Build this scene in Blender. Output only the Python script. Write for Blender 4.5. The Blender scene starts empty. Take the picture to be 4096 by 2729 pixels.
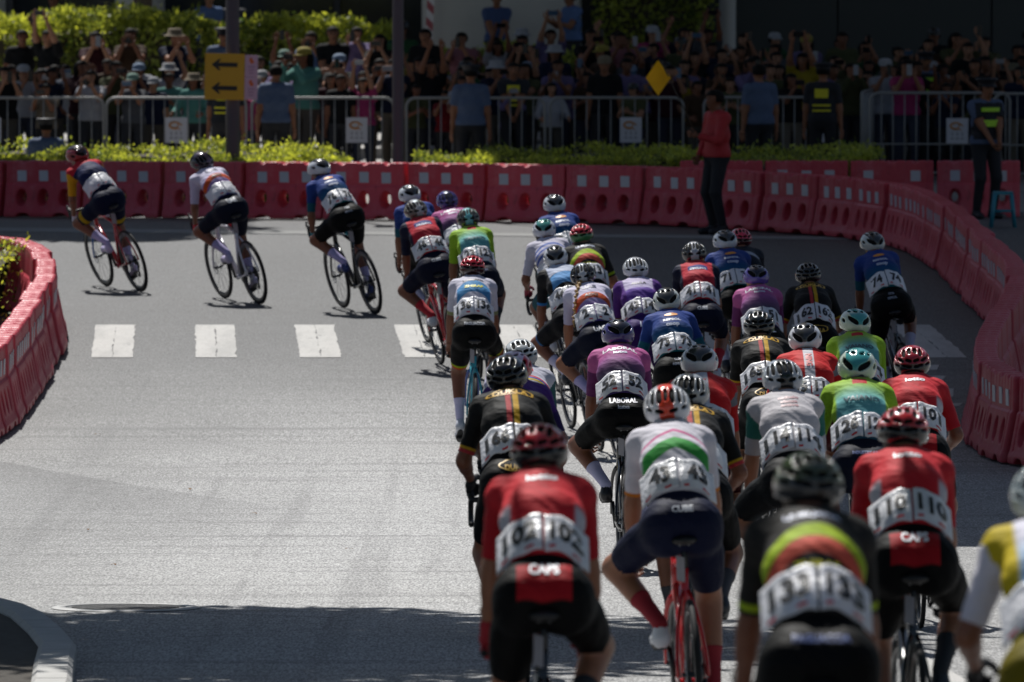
import bpy, bmesh, math, random
import numpy as np
from mathutils import Vector, Matrix
from mathutils.bvhtree import BVHTree

R = math.radians
scene = bpy.context.scene
C = scene.collection
rng = np.random.default_rng(7)
random.seed(7)

# ------------------------------------------------------------------ camera, sky, sun, exposure
CAM_Z = 4.86
cam_data = bpy.data.cameras.new('camera')
cam_data.lens = 300.0
cam_data.sensor_width = 36.0
cam_data.clip_end = 2000.0
cam_data.dof.use_dof = True
cam_data.dof.focus_distance = 57.0
cam_data.dof.aperture_fstop = 7.5
cam = bpy.data.objects.new('camera', cam_data)
C.objects.link(cam)
cam.location = (0, 0, CAM_Z)
cam.rotation_euler = (math.pi / 2 - math.atan(1964.5 / 34133.0), 0, 0)
scene.camera = cam

SUN_EL, SUN_AZ = 56.0, -18.0          # azimuth measured from +Y, negative = from the left
sd = Vector((math.sin(R(SUN_AZ)) * math.cos(R(SUN_EL)), math.cos(R(SUN_AZ)) * math.cos(R(SUN_EL)), math.sin(R(SUN_EL))))
world = bpy.data.worlds.new('World')
scene.world = world
world.use_nodes = True
wt = world.node_tree
sky = wt.nodes.new('ShaderNodeTexSky')
sky.sky_type = 'NISHITA'
sky.sun_disc = False
sky.sun_elevation = R(SUN_EL)
sky.sun_rotation = R(SUN_AZ)
wt.links.new(sky.outputs[0], wt.nodes['Background'].inputs[0])
wt.nodes['Background'].inputs[1].default_value = 0.05
sun_data = bpy.data.lights.new('sun', 'SUN')
sun_data.energy = 5.0
sun_data.angle = R(0.5)
sun_data.color = (1.0, 0.975, 0.93)
sun = bpy.data.objects.new('sun', sun_data)
C.objects.link(sun)
sun.rotation_euler = sd.to_track_quat('Z', 'Y').to_euler()
sun.location = (-20, 60, 60)
vs = scene.view_settings
vs.view_transform = 'Standard'
vs.look = 'None'
vs.exposure = 0.12
vs.gamma = 1.0
vs.use_curve_mapping = False

# ------------------------------------------------------------------ terrain profile: the road dips towards the junction
_py = np.arange(-20, 460, 0.5)
_pc = [(-20, 3.3), (0, 2.6), (25.7, 1.46), (30.75, 1.19), (35.5, .93), (40.4, .73), (56.9, .14), (66, -.12), (71.6, -.17), (75, -.14), (81.7, 0),
       (85.5, .08), (92.5, .18), (106, .27), (108.5, .20), (111.5, .08), (122, .08), (460, .08)]
_pz = np.interp(_py, [a for a, b in _pc], [b for a, b in _pc])
_pk = np.hanning(17)
_pk /= _pk.sum()
_pz = np.convolve(np.pad(_pz, 8, mode='edge'), _pk, 'valid')


def gz(y):
    return float(np.interp(y, _py, _pz))


# ------------------------------------------------------------------ object helpers
def tag(o, label=None, cat=None, group=None, kind=None):
    if label:
        o['label'] = label
    if cat:
        o['category'] = cat
    if group:
        o['group'] = group
    if kind:
        o['kind'] = kind
    return o


def mesh(name, V, F, smooth=True):
    me = bpy.data.meshes.new(name)
    V = np.asarray(V, float)
    if isinstance(F, np.ndarray):
        F = F.tolist()
    me.from_pydata(V.tolist(), [], F)
    if smooth:
        me.polygons.foreach_set('use_smooth', np.ones(len(me.polygons), bool))
    me.update()
    me.materials.append(None)
    return me


def setmat(o, m):
    if m is not None and o.type == 'MESH':
        if not len(o.material_slots):
            o.data.materials.append(None)
        o.material_slots[0].link = 'OBJECT'
        o.material_slots[0].material = m


def obj(name, me, m=None, parent=None, mw=None):
    o = bpy.data.objects.new(name, me)
    C.objects.link(o)
    if parent is not None:
        o.parent = parent
    if mw is not None:
        o.matrix_local = mw
    setmat(o, m)
    return o


def copy_tree(o, parent=None):
    c = o.copy()
    C.objects.link(c)
    if parent is not None:
        c.parent = parent
    for ch in o.children:
        copy_tree(ch, c)
    return c


class MB:
    """collects boxes, tubes, lathes into one mesh"""

    def __init__(self):
        self.V, self.F, self.n = [], [], 0

    def add(self, V, F):
        V = np.asarray(V, float)
        self.V.append(V)
        for f in F:
            self.F.append([int(i) + self.n for i in f])
        self.n += len(V)
        return self

    def box(self, c, s, M=None):
        x, y, z = s[0] / 2, s[1] / 2, s[2] / 2
        V = np.array([(-x, -y, -z), (x, -y, -z), (x, y, -z), (-x, y, -z), (-x, -y, z), (x, -y, z), (x, y, z), (-x, y, z)])
        if M is not None:
            V = V @ np.array(M.to_3x3()).T
        V = V + np.array(c)
        return self.add(V, [(0, 3, 2, 1), (4, 5, 6, 7), (0, 1, 5, 4), (1, 2, 6, 5), (2, 3, 7, 6), (3, 0, 4, 7)])

    def tube(self, P, r, seg=8, closed=False, squash=None, cap=True):
        P = np.asarray(P, float)
        n = len(P)
        r = np.broadcast_to(np.asarray(r, float), (n,))
        if closed:
            T = np.roll(P, -1, 0) - np.roll(P, 1, 0)
        else:
            T = np.gradient(P, axis=0)
        T /= np.linalg.norm(T, axis=1)[:, None] + 1e-12
        up = np.array([0, 0, 1.0]) if abs(T[0][2]) < .9 else np.array([1.0, 0, 0])
        rings = []
        for i in range(n):
            a = np.cross(T[i], up)
            a /= np.linalg.norm(a) + 1e-12
            b = np.cross(a, T[i])
            up = b
            an = np.arange(seg) * 2 * math.pi / seg
            sa = 1.0 if squash is None else squash
            rings.append(P[i] + r[i] * (np.cos(an)[:, None] * a * sa + np.sin(an)[:, None] * b))
        V = np.concatenate(rings)
        F = []
        m = n if closed else n - 1
        for i in range(m):
            j = (i + 1) % n
            for k in range(seg):
                l = (k + 1) % seg
                F.append((i * seg + k, j * seg + k, j * seg + l, i * seg + l))
        if cap and not closed:
            F.append(tuple(range(seg)))
            F.append(tuple((n - 1) * seg + k for k in reversed(range(seg))))
        return self.add(V, F)

    def lathe(self, prof, seg=24, axis='z', c=(0, 0, 0), close=False):
        prof = np.asarray(prof, float)
        n = len(prof)
        an = np.arange(seg) * 2 * math.pi / seg
        V = np.zeros((n * seg, 3))
        for i, (rr, h) in enumerate(prof):
            a, b = rr * np.cos(an), rr * np.sin(an)
            hh = np.full(seg, h)
            V[i * seg:(i + 1) * seg] = np.stack({'z': (a, b, hh), 'x': (hh, a, b), 'y': (b, hh, a)}[axis], 1)
        V += np.array(c)
        F = []
        for i in range(n if close else n - 1):
            j = (i + 1) % n
            for k in range(seg):
                l = (k + 1) % seg
                F.append((i * seg + k, i * seg + l, j * seg + l, j * seg + k))
        return self.add(V, F)

    def build(self, name, smooth=True):
        return mesh(name, np.concatenate(self.V), self.F, smooth)


# ------------------------------------------------------------------ materials
class NT:
    def __init__(self, name):
        self.m = bpy.data.materials.new(name)
        self.m.use_nodes = True
        self.t = self.m.node_tree
        self.p = self.t.nodes['Principled BSDF']

    def n(self, kind, **kw):
        x = self.t.nodes.new(kind)
        for k, v in kw.items():
            setattr(x, k, v)
        return x

    def link(self, a, b):
        self.t.links.new(a, b)

    def put(self, sock, v):
        if hasattr(v, 'is_output') or isinstance(v, bpy.types.NodeSocket):
            self.link(v, sock)
        else:
            if sock.type == 'RGBA' and len(v) == 3:
                v = (*v, 1)
            sock.default_value = v

    def math(self, op, a, b=0.0):
        x = self.n('ShaderNodeMath', operation=op)
        self.put(x.inputs[0], a)
        self.put(x.inputs[1], b)
        return x.outputs[0]

    def step(self, x, a, soft=.006):
        y = self.n('ShaderNodeMapRange', interpolation_type='SMOOTHSTEP')
        self.put(y.inputs[0], x)
        y.inputs[1].default_value = a - soft
        y.inputs[2].default_value = a + soft
        return y.outputs[0]

    def mix(self, f, a, b, mode='MIX'):
        x = self.n('ShaderNodeMix', data_type='RGBA', blend_type=mode)
        self.put(x.inputs[0], f)
        self.put(x.inputs[6], a)
        self.put(x.inputs[7], b)
        return x.outputs[2]

    def noise(self, scale, detail=3, vec=None, rough=.5, stretch=None):
        x = self.n('ShaderNodeTexNoise')
        x.inputs['Scale'].default_value = scale
        x.inputs['Detail'].default_value = detail
        x.inputs['Roughness'].default_value = rough
        if vec is None:
            vec = self.n('ShaderNodeTexCoord').outputs['Object']
        if stretch is not None:
            mp = self.n('ShaderNodeMapping')
            mp.inputs['Scale'].default_value = stretch
            self.link(vec, mp.inputs[0])
            vec = mp.outputs[0]
        self.link(vec, x.inputs['Vector'])
        return x.outputs[0]

    def ramp(self, x, stops):
        y = self.n('ShaderNodeValToRGB')
        self.put(y.inputs[0], x)
        e = y.color_ramp.elements
        while len(e) < len(stops):
            e.new(0.5)
        for i, (p, c) in enumerate(stops):
            e[i].position = p
            e[i].color = (*c, 1) if len(c) == 3 else c
        return y.outputs[0]

    def bump(self, h, strength=.3, dist=.01):
        b = self.n('ShaderNodeBump')
        b.inputs['Strength'].default_value = strength
        b.inputs['Distance'].default_value = dist
        self.link(h, b.inputs['Height'])
        self.link(b.outputs[0], self.p.inputs['Normal'])

    def fin(self, color=None, rough=.5, spec=.5, metal=0.0, **kw):
        if color is not None:
            self.put(self.p.inputs['Base Color'], color)
        self.put(self.p.inputs['Roughness'], rough)
        self.p.inputs['Specular IOR Level'].default_value = spec
        self.p.inputs['Metallic'].default_value = metal
        for k, v in kw.items():
            self.p.inputs[k].default_value = v
        return self.m


_mc = {}


def plain(name, color, rough=.5, spec=.5, metal=0.0, var=.15, scale=18.0, bump=0.0, bscale=60.0, bdist=.004, **kw):
    """a named paint, cloth, skin or metal with slight tone variation and fine relief"""
    if name in _mc:
        return _mc[name]
    t = NT(name)
    nz = t.noise(scale, 3)
    c = t.mix(nz, tuple(x * (1 - var) for x in color), tuple(min(1, x * (1 + var)) for x in color))
    if bump:
        t.bump(t.noise(bscale, 2), bump, bdist)
    _mc[name] = t.fin(c, rough, spec, metal, **kw)
    return _mc[name]


# ------------------------------------------------------------------ implicit surfaces: round limbs blended into one skin
class Prim:
    def __init__(s, name, a, b, ra, rb, xs=1.0, k=.03, ys=1.0, zs=1.0):
        s.name, s.a, s.b, s.ra, s.rb, s.k = name, np.array(a, float), np.array(b, float), ra, rb, k
        s.sc = np.array([xs, ys, zs], float)
        s.o = (s.a + s.b) / 2 if (ys != 1 or zs != 1 or xs != 1) else np.zeros(3)
        if xs != 1 and ys == 1 and zs == 1:
            s.o = np.array([0.0, 0, 0]) if abs(s.a[0]) < 1e-6 and abs(s.b[0]) < 1e-6 else s.o

    def dist(s, X, Y, Z):
        a = (s.a - s.o) / s.sc
        b = (s.b - s.o) / s.sc
        px, py, pz = (X - s.o[0]) / s.sc[0] - a[0], (Y - s.o[1]) / s.sc[1] - a[1], (Z - s.o[2]) / s.sc[2] - a[2]
        d = b - a
        L = float(d @ d)
        if L < 1e-9:
            t = np.zeros(np.broadcast(px, py, pz).shape)
        else:
            t = np.clip((px * d[0] + py * d[1] + pz * d[2]) / L, 0, 1)
        q = np.sqrt((px - t * d[0]) ** 2 + (py - t * d[1]) ** 2 + (pz - t * d[2]) ** 2)
        return (q - (s.ra + (s.rb - s.ra) * t)) * s.sc.min(), t

    def box(s, pad):
        r = max(s.ra, s.rb) * s.sc
        return np.minimum(s.a, s.b) - r - pad, np.maximum(s.a, s.b) + r + pad


def surface_nets(D, lo, h):
    ins = D < 0
    nx, ny, nz = D.shape
    cnt = np.zeros((nx - 1, ny - 1, nz - 1), np.int8)
    for dx in (0, 1):
        for dy in (0, 1):
            for dz in (0, 1):
                cnt += ins[dx:nx - 1 + dx, dy:ny - 1 + dy, dz:nz - 1 + dz]
    I, J, K = np.nonzero((cnt > 0) & (cnt < 8))
    acc = np.zeros((len(I), 3))
    num = np.zeros(len(I))
    cor = [(0, 0, 0), (1, 0, 0), (0, 1, 0), (1, 1, 0), (0, 0, 1), (1, 0, 1), (0, 1, 1), (1, 1, 1)]
    val = [D[I + c[0], J + c[1], K + c[2]] for c in cor]
    for a in range(8):
        for ax in range(3):
            if cor[a][ax] == 0:
                b = a + (1, 2, 4)[ax]
                va, vb = val[a], val[b]
                m = (va < 0) != (vb < 0)
                t = np.where(m, va / np.where(m, va - vb, 1), 0)
                p = np.array(cor[a], float)[None, :].repeat(len(I), 0)
                p[:, ax] += t
                acc += np.where(m[:, None], p, 0)
                num += m
    V = (acc / num[:, None] + np.stack([I, J, K], 1)) * h + lo
    idx = np.full((nx - 1, ny - 1, nz - 1), -1, np.int64)
    idx[I, J, K] = np.arange(len(I))
    Q = []
    for ax in range(3):
        s0 = [slice(1, -1)] * 3
        s1 = [slice(1, -1)] * 3
        s0[ax] = slice(0, -1)
        s1[ax] = slice(1, None)
        A, B = ins[tuple(s0)], ins[tuple(s1)]
        for flip, m in ((0, A & ~B), (1, ~A & B)):
            i, j, k = np.nonzero(m)
            o = np.stack([i, j, k], 1) + 1
            o[:, ax] -= 1
            u, v = (ax + 1) % 3, (ax + 2) % 3
            e = np.zeros((4, 3), int)
            e[0][u] = e[0][v] = -1
            e[1][v] = -1
            e[3][u] = -1
            q = np.stack([idx[tuple((o + e[w]).T)] for w in range(4)], 1)
            Q.append(q if flip == 0 else q[:, ::-1])
    Q = np.concatenate(Q)
    Q = Q[(Q >= 0).all(1)]
    return V, Q


def lap(V, Q, it=1, f=.5):
    E = np.concatenate([Q[:, [0, 1]], Q[:, [1, 2]], Q[:, [2, 3]], Q[:, [3, 0]]])
    for _ in range(it):
        S = np.zeros_like(V)
        n = np.zeros(len(V))
        for a, b in ((0, 1), (1, 0)):
            for c in range(3):
                S[:, c] += np.bincount(E[:, a], V[E[:, b], c], len(V))
            n += np.bincount(E[:, a], minlength=len(V))
        V = V + f * (S / np.maximum(n, 1)[:, None] - V)
    return V


def polygonise(prims, h, cut=None, it=1):
    """prims: blended limbs; cut(X,Y,Z,D) may carve the field"""
    lo = np.min([p.box(.03)[0] for p in prims], 0) - 2 * h
    hi = np.max([p.box(.03)[1] for p in prims], 0) + 2 * h
    ax = [np.arange(lo[i], hi[i] + h, h) for i in range(3)]
    D = np.full([len(a) for a in ax], .2)
    for p in prims:
        b0, b1 = p.box(max(.02, p.k * 1.2) + h)
        sl = [slice(max(0, int((b0[i] - lo[i]) / h)), min(len(ax[i]), int((b1[i] - lo[i]) / h) + 2)) for i in range(3)]
        X, Y, Z = ax[0][sl[0]][:, None, None], ax[1][sl[1]][None, :, None], ax[2][sl[2]][None, None, :]
        d, _ = p.dist(X, Y, Z)
        sub = D[tuple(sl)]
        k = p.k
        if k > 0:
            g = np.maximum(k - np.abs(sub - d), 0) / k
            D[tuple(sl)] = np.minimum(sub, d) - g * g * k * .25
        else:
            D[tuple(sl)] = np.minimum(sub, d)
    if cut is not None:
        D = cut(ax[0][:, None, None], ax[1][None, :, None], ax[2][None, None, :], D)
    V, Q = surface_nets(D, lo, h)
    return lap(V, Q, it), Q


def nearest(prims, P):
    best = np.full(len(P), 9.0)
    who = np.zeros(len(P), int)
    tt = np.zeros(len(P))
    for i, p in enumerate(prims):
        d, t = p.dist(P[:, 0], P[:, 1], P[:, 2])
        m = d < best
        best[m], who[m], tt[m] = d[m], i, t[m]
    return who, tt


def dress(prims, V, Q, hems, region):
    """cut the skin along the hem planes, sort its faces by garment; returns V, normals, faces, face regions"""
    bm = bmesh.new()
    vs_ = [bm.verts.new(v) for v in V]
    for q in Q:
        try:
            bm.faces.new([vs_[i] for i in q])
        except ValueError:
            pass
    names = [p.name for p in prims]
    for who, co, no in hems:
        bm.faces.ensure_lookup_table()
        cen = np.array([f.calc_center_median() for f in bm.faces])
        w, _ = nearest(prims, cen)
        fs = [f for f, k in zip(bm.faces, w) if names[k] in who]
        g = set(fs)
        for f in fs:
            g.update(f.edges)
            g.update(f.verts)
        bmesh.ops.bisect_plane(bm, geom=list(g), dist=1e-5, plane_co=co, plane_no=no)
    bm.normal_update()
    bm.verts.index_update()
    Vn = np.array([v.co for v in bm.verts])
    Nn = np.array([v.normal for v in bm.verts])
    F = [[v.index for v in f.verts] for f in bm.faces]
    cen = np.array([f.calc_center_median() for f in bm.faces])
    w, t = nearest(prims, cen)
    reg = [region(names[k], tk, c) for k, tk, c in zip(w, t, cen)]
    bm.free()
    return Vn, Nn, F, reg


def shell(V, N, F, reg, want, off):
    """a garment: the faces of one region pushed outwards, its rim turned in"""
    fs = [f for f, r in zip(F, reg) if r in want]
    if not fs:
        return None
    used = sorted({i for f in fs for i in f})
    mp = {i: k for k, i in enumerate(used)}
    o = off(V[used]) if callable(off) else off
    P = V[used] + N[used] * (o[:, None] if isinstance(o, np.ndarray) else o)
    G = [[mp[i] for i in f] for f in fs]
    cnt = {}
    for f in G:
        for a, b in zip(f, f[1:] + f[:1]):
            cnt[(a, b)] = cnt.get((a, b), 0) + 1
    bd = [(a, b) for (a, b) in cnt if (b, a) not in cnt]
    rim = sorted({i for e in bd for i in e})
    rm = {i: len(P) + k for k, i in enumerate(rim)}
    P2 = V[[used[i] for i in rim]] - N[[used[i] for i in rim]] * .003
    for a, b in bd:
        G.append([b, a, rm[a], rm[b]])
    return np.concatenate([P, P2]) if len(rim) else P, G


def ik(a, c, l1, l2, pole):
    a, c, pole = np.array(a, float), np.array(c, float), np.array(pole, float)
    d = c - a
    L = np.linalg.norm(d)
    L2 = min(L, (l1 + l2) * .999)
    u = d / L
    x = (l1 * l1 - l2 * l2 + L2 * L2) / (2 * L2)
    y = math.sqrt(max(l1 * l1 - x * x, 1e-6))
    pv = pole - u * (pole @ u)
    pv /= np.linalg.norm(pv)
    return a + u * x + pv * y, a + u * L2


def frame(y, up):
    y = np.array(y, float)
    y /= np.linalg.norm(y)
    x = np.cross(y, up)
    x /= np.linalg.norm(x)
    z = np.cross(x, y)
    return np.stack([x, y, z], 1)


# ------------------------------------------------------------------ hands: palm, four unequal fingers, a thumb from the side
def make_hand(curl, h=.0055, fat=0.0):
    pr = [Prim('p', (-.018, .035, 0), (.02, .035, 0), .017 + fat, .017 + fat, k=.012), Prim('p', (-.024, .075, 0), (.026, .078, 0), .0135 + fat, .0135 + fat, k=.015),
          Prim('w', (0, -.03, 0), (0, .03, 0), .023 + fat, .02 + fat, k=.02)]
    for x, L, y0 in ((.029, .072, .083), (.0105, .080, .088), (-.0085, .074, .085), (-.026, .058, .078)):
        p = np.array([x, y0, 0.0])
        ang = 0.0
        for s, (fr, bend) in enumerate(((.44, .45), (.31, 1.0), (.25, .75))):
            ang += curl * bend
            q = p + L * fr * np.array([0, math.cos(ang), -math.sin(ang)])
            pr.append(Prim('f', p, q, .0092 - s * .0008 + fat, .0086 - s * .0009 + fat, k=.004))
            p = q
    t0 = np.array([.026, .02, -.006])
    t1 = t0 + np.array([.026, .026, -.010])
    t2 = t1 + np.array([.008, .028, -.014 - .01 * curl])
    t3 = t2 + np.array([-.006 * curl, .022, -.014 * curl - .004])
    pr += [Prim('t', t0, t1, .0145 + fat, .012 + fat, k=.012), Prim('t', t1, t2, .0112 + fat, .010 + fat, k=.005), Prim('t', t2, t3, .0098 + fat, .0082 + fat, k=.004)]
    V, Q = polygonise(pr, h, it=1)
    return V, Q


HAND = {c: make_hand(c) for c in (.35, 1.05)}
GLOVE = make_hand(1.05, .006, .003)


def place_hand(src, wrist, fwd, up, right):
    V, Q = src
    V = V * np.array([1.0 if right else -1.0, 1, 1]) * np.array([-1, 1, 1])
    Q = Q if not right else Q[:, ::-1]
    return V @ frame(fwd, up).T + np.array(wrist), Q


# ================================================================== THE SETTING
def asphalt():
    t = NT('asphalt')
    co = t.n('ShaderNodeTexCoord').outputs['Object']
    se = t.n('ShaderNodeSeparateXYZ')
    t.link(co, se.inputs[0])
    x, y = se.outputs[0], se.outputs[1]
    big = t.noise(.35, 4, co, .6, (1, .35, 1))
    streak = t.noise(1.3, 4, co, .6, (.25, 2.2, 1))
    grain = t.noise(75, 2, co, .6, (1, .11, 1))
    fine = t.noise(260, 2, co, .7)
    col = t.mix(t.step(big, .5, .22), (.150, .150, .149), (.262, .262, .260))
    col = t.mix(t.math('MULTIPLY', streak, .30), col, (.235, .232, .226))
    # a relaid stretch of darker asphalt with a seam running slantwise across the left lane
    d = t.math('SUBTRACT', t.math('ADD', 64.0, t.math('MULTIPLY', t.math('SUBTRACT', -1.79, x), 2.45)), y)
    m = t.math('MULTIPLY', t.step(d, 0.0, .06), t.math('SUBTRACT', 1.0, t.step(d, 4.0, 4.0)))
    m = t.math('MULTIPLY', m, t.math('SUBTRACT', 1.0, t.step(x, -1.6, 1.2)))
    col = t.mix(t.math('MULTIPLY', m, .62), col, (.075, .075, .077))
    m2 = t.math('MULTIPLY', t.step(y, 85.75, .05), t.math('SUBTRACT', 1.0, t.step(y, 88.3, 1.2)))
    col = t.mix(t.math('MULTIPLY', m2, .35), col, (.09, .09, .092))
    # bright middle of the near road: sun glitter painted as a paler tone
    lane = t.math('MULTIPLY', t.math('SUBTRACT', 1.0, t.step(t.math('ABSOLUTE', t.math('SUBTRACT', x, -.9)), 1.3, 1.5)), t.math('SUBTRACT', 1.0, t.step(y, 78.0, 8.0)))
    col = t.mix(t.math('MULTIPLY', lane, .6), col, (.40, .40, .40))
    # pale worn wheel paths and scuffs
    sc = t.step(t.noise(2.2, 5, co, .65, (.12, 3.0, 1)), .66, .05)
    col = t.mix(t.math('MULTIPLY', sc, .25), col, (.32, .32, .31))
    sd_ = t.step(t.noise(1.6, 5, co, .7, (.10, 1.6, 1)), .60, .10)
    col = t.mix(t.math('MULTIPLY', sd_, .6), col, (.092, .092, .095))
    cr = t.step(t.noise(.9, 4, co, .55, (.5, .16, 1)), .5, .5)
    vo = t.n('ShaderNodeTexVoronoi', feature='DISTANCE_TO_EDGE')
    vo.inputs['Scale'].default_value = .42
    t.link(co, vo.inputs['Vector'])
    tyre = t.step(t.noise(1.0, 4, co, .6, (2.6, .035, 1)), .58, .07)
    col = t.mix(t.math('MULTIPLY', tyre, .28), col, (.075, .075, .078))
    crack = t.math('MULTIPLY', t.math('SUBTRACT', 1.0, t.step(vo.outputs['Distance'], .006, .005)), cr)
    col = t.mix(t.math('MULTIPLY', crack, .55), col, (.05, .05, .052))
    # darker towards the junction: the weaker sun glitter there, put into the colour
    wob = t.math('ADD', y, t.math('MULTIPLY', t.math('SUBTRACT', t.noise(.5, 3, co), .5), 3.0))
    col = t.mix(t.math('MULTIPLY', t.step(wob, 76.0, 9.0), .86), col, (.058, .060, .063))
    g = t.ramp(grain, [(.30, (.42, .42, .42)), (.5, (.95, .95, .95)), (.70, (1.65, 1.65, 1.65))])
    col = t.mix(1.0, col, g, 'MULTIPLY')
    t.bump(t.math('ADD', fine, t.math('MULTIPLY', grain, 1.2)), .55, .006)
    return t.fin(col, .62, .5)


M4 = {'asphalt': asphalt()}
ys = np.concatenate([np.arange(-15, 130, 1.0), np.arange(130, 460, 15.0)])
xs = np.array([-160, -60, -20, -10, -6, -3, 0, 3, 6, 10, 20, 60, 160.0])
V = [(x, y, gz(y)) for y in ys for x in xs]
n = len(xs)
F = [(j * n + i, j * n + i + 1, (j + 1) * n + i + 1, (j + 1) * n + i) for j in range(len(ys) - 1) for i in range(n - 1)]
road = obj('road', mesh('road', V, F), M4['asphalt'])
tag(road, 'grey asphalt road turning left between red barriers', kind='structure')


def sheet(name, pts, lift, m, parent=None, step=1.0, ragged=0.0):
    """a thin flat strip on the road: pts = near-left, near-right, far-right, far-left"""
    a, b, c, d = [np.array(p, float) for p in pts]
    k = max(2, int(abs(d[1] - a[1]) / step) + 2)
    V, F = [], []
    for i in range(k):
        f = i / (k - 1)
        for p, q in ((a, d), (b, c)):
            r = p + (q - p) * f
            V.append((r[0] + rng.normal(0, 1) * ragged, r[1] + rng.normal(0, 1) * ragged * 2, gz(r[1]) + lift))
    for i in range(k - 1):
        F.append((2 * i, 2 * i + 1, 2 * i + 3, 2 * i + 2))
    nb = len(V)
    V += [(x, y, z - lift - .002) for x, y, z in V]
    for i in range(k - 1):
        F += [(2 * i + 2, nb + 2 * i + 2, nb + 2 * i, 2 * i), (2 * i + 1, nb + 2 * i + 1, nb + 2 * i + 3, 2 * i + 3)]
    F += [(0, nb, nb + 1, 1), (2 * k - 1, nb + 2 * k - 1, nb + 2 * k - 2, 2 * k - 2)]
    return obj(name, mesh(name, V, F, False), m, parent)


def roadpaint():
    t = NT('road_paint')
    co = t.n('ShaderNodeTexCoord').outputs['Object']
    w = t.noise(3.0, 5, co, .6, (1, .4, 1))
    c = t.mix(w, (.36, .35, .335), (.50, .49, .47))
    g = t.noise(60, 3, co, .6, (1, .25, 1))
    c = t.mix(t.math('MULTIPLY', t.step(g, .60, .08), .5), c, (.24, .24, .235))
    c = t.mix(t.math('MULTIPLY', t.step(t.noise(1.1, 5, co, .7, (2.5, .3, 1)), .55, .12), .45), c, (.22, .22, .215))
    c = t.mix(t.math('MULTIPLY', t.step(t.noise(7, 4, co, .7, (1, .3, 1)), .66, .03), .7), c, (.17, .17, .17))
    t.bump(t.noise(120, 2, co), .3, .004)
    return t.fin(c, .6, .4)


M4['paint'] = roadpaint()
for i in range(11):                                    # zebra: each bar laid as two strips of paint with a joint between
    xn, xf = -4.03 + i * 1.0, -4.19 + i * 1.0
    for a, b in ((0.0, .198), (.203, .395)):
        sheet('crosswalk_stripe', [(xn + a, 81.65), (xn + b, 81.65), (xf + b, 85.8), (xf + a, 85.8)], .006, M4['paint'], road, .22, .006)
sheet('lane_line', [(2.19, 43.0), (2.34, 43.0), (.41, 80.3), (.27, 80.3)], .006, M4['paint'], road)
for y0, y1, x0 in ((80.2, 80.75, 2.9), (79.05, 79.5, 2.6), (77.2, 78.1, 2.4), (76.2, 76.5, 2.3)):
    sheet('slow_marking', [(x0, y0), (4.0, y0), (4.05, y1), (x0, y1)], .006, M4['paint'], road)
for x0, x1, y0, y1 in ((2.9, 4.5, 81.7, 85.7),):
    pass

# sunlit gap between barrier shadow and shade band, laid as a pale sheet
conc = plain('concrete', (.36, .35, .335), .85, var=.2, scale=3.0, bump=.25, bscale=50)
gut = sheet('gutter', [(-12, 104.2), (4.0, 101.2), (4.0, 101.75), (-12, 105.4)], .008, plain('gutter_concrete', (.21, .21, .205), .85, var=.3, scale=2.0, bump=.25, bscale=50))
tag(gut, 'pale sheet standing in for the sunlit strip at the foot of the far barriers', kind='structure')

# paved plaza behind the barriers, raised a kerb height
pav = NT('paving')
bk = pav.n('ShaderNodeTexBrick')
bk.inputs['Scale'].default_value = 1.2
bk.inputs['Color1'].default_value = (.22, .21, .2, 1)
bk.inputs['Color2'].default_value = (.28, .26, .24, 1)
bk.inputs['Mortar'].default_value = (.1, .1, .1, 1)
pav.link(pav.n('ShaderNodeTexCoord').outputs['Object'], bk.inputs['Vector'])
pav.fin(bk.outputs[0], .8)
mb = MB()
mb.box((0, 130, .04), (160, 37, .16))
tag(obj('pavement', mb.build('pavement', False), pav.m), 'paved forecourt under the crowd', kind='structure')
mb = MB()
mb.box((0, 160, .5), (160, 38, .6))
tag(obj('terrace', mb.build('terrace', False), conc), 'raised terrace in front of the building', kind='structure')

for y0, y1, z in ((126.5, 128.3, .22), (128.3, 130.2, .38), (130.2, 134.4, .43)):
    mb = MB()
    mb.box((0, (y0 + y1) / 2, z / 2), (26, y1 - y0, z))
    tag(obj('step', mb.build('step', False), conc), 'low concrete step under the rear rows of the crowd', kind='structure')

# ------------------------------------------------------------------ kerb and planting bed at the near left corner
kp = [(-4.6, 50.6), (-3.8, 50.3), (-3.35, 49.95), (-2.99, 49.5), (-2.78, 48.7), (-2.62, 47.8), (-2.43, 46.2), (-2.30, 44.9), (-2.24, 43.4), (-2.16, 41.7), (-2.05, 38)]
kp = np.array(kp)
kerb_m = plain('kerb_concrete', (.40, .395, .38), .8, var=.18, scale=5, bump=.3, bscale=70)
tk = np.gradient(kp, axis=0)
tk /= np.linalg.norm(tk, axis=1)[:, None]
nk = np.stack([tk[:, 1], -tk[:, 0]], 1)                # points away from the road
nk *= np.sign((nk @ np.array([-1.0, 0])).mean())
bed_in = kp + nk * .20
mbk = MB()
Vb = [(p[0], p[1], gz(p[1]) + .085) for p in bed_in] + [(-8, p[1] if i else 50.6, gz(p[1]) + .085) for i, p in enumerate(bed_in)]
nb = len(bed_in)
Vb += [(x, y, z - .2) for x, y, z in Vb]
Fb = [(i, i + 1, nb + i + 1, nb + i) for i in range(nb - 1)]
soil = plain('soil', (.055, .048, .04), .95, var=.5, scale=12, bump=.8, bscale=25, bdist=.03)
bed = obj('planting_bed', mesh('planting_bed', Vb, Fb, False), soil)
tag(bed, 'dark earth bed inside the kerb at the near left corner', kind='structure')
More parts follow.
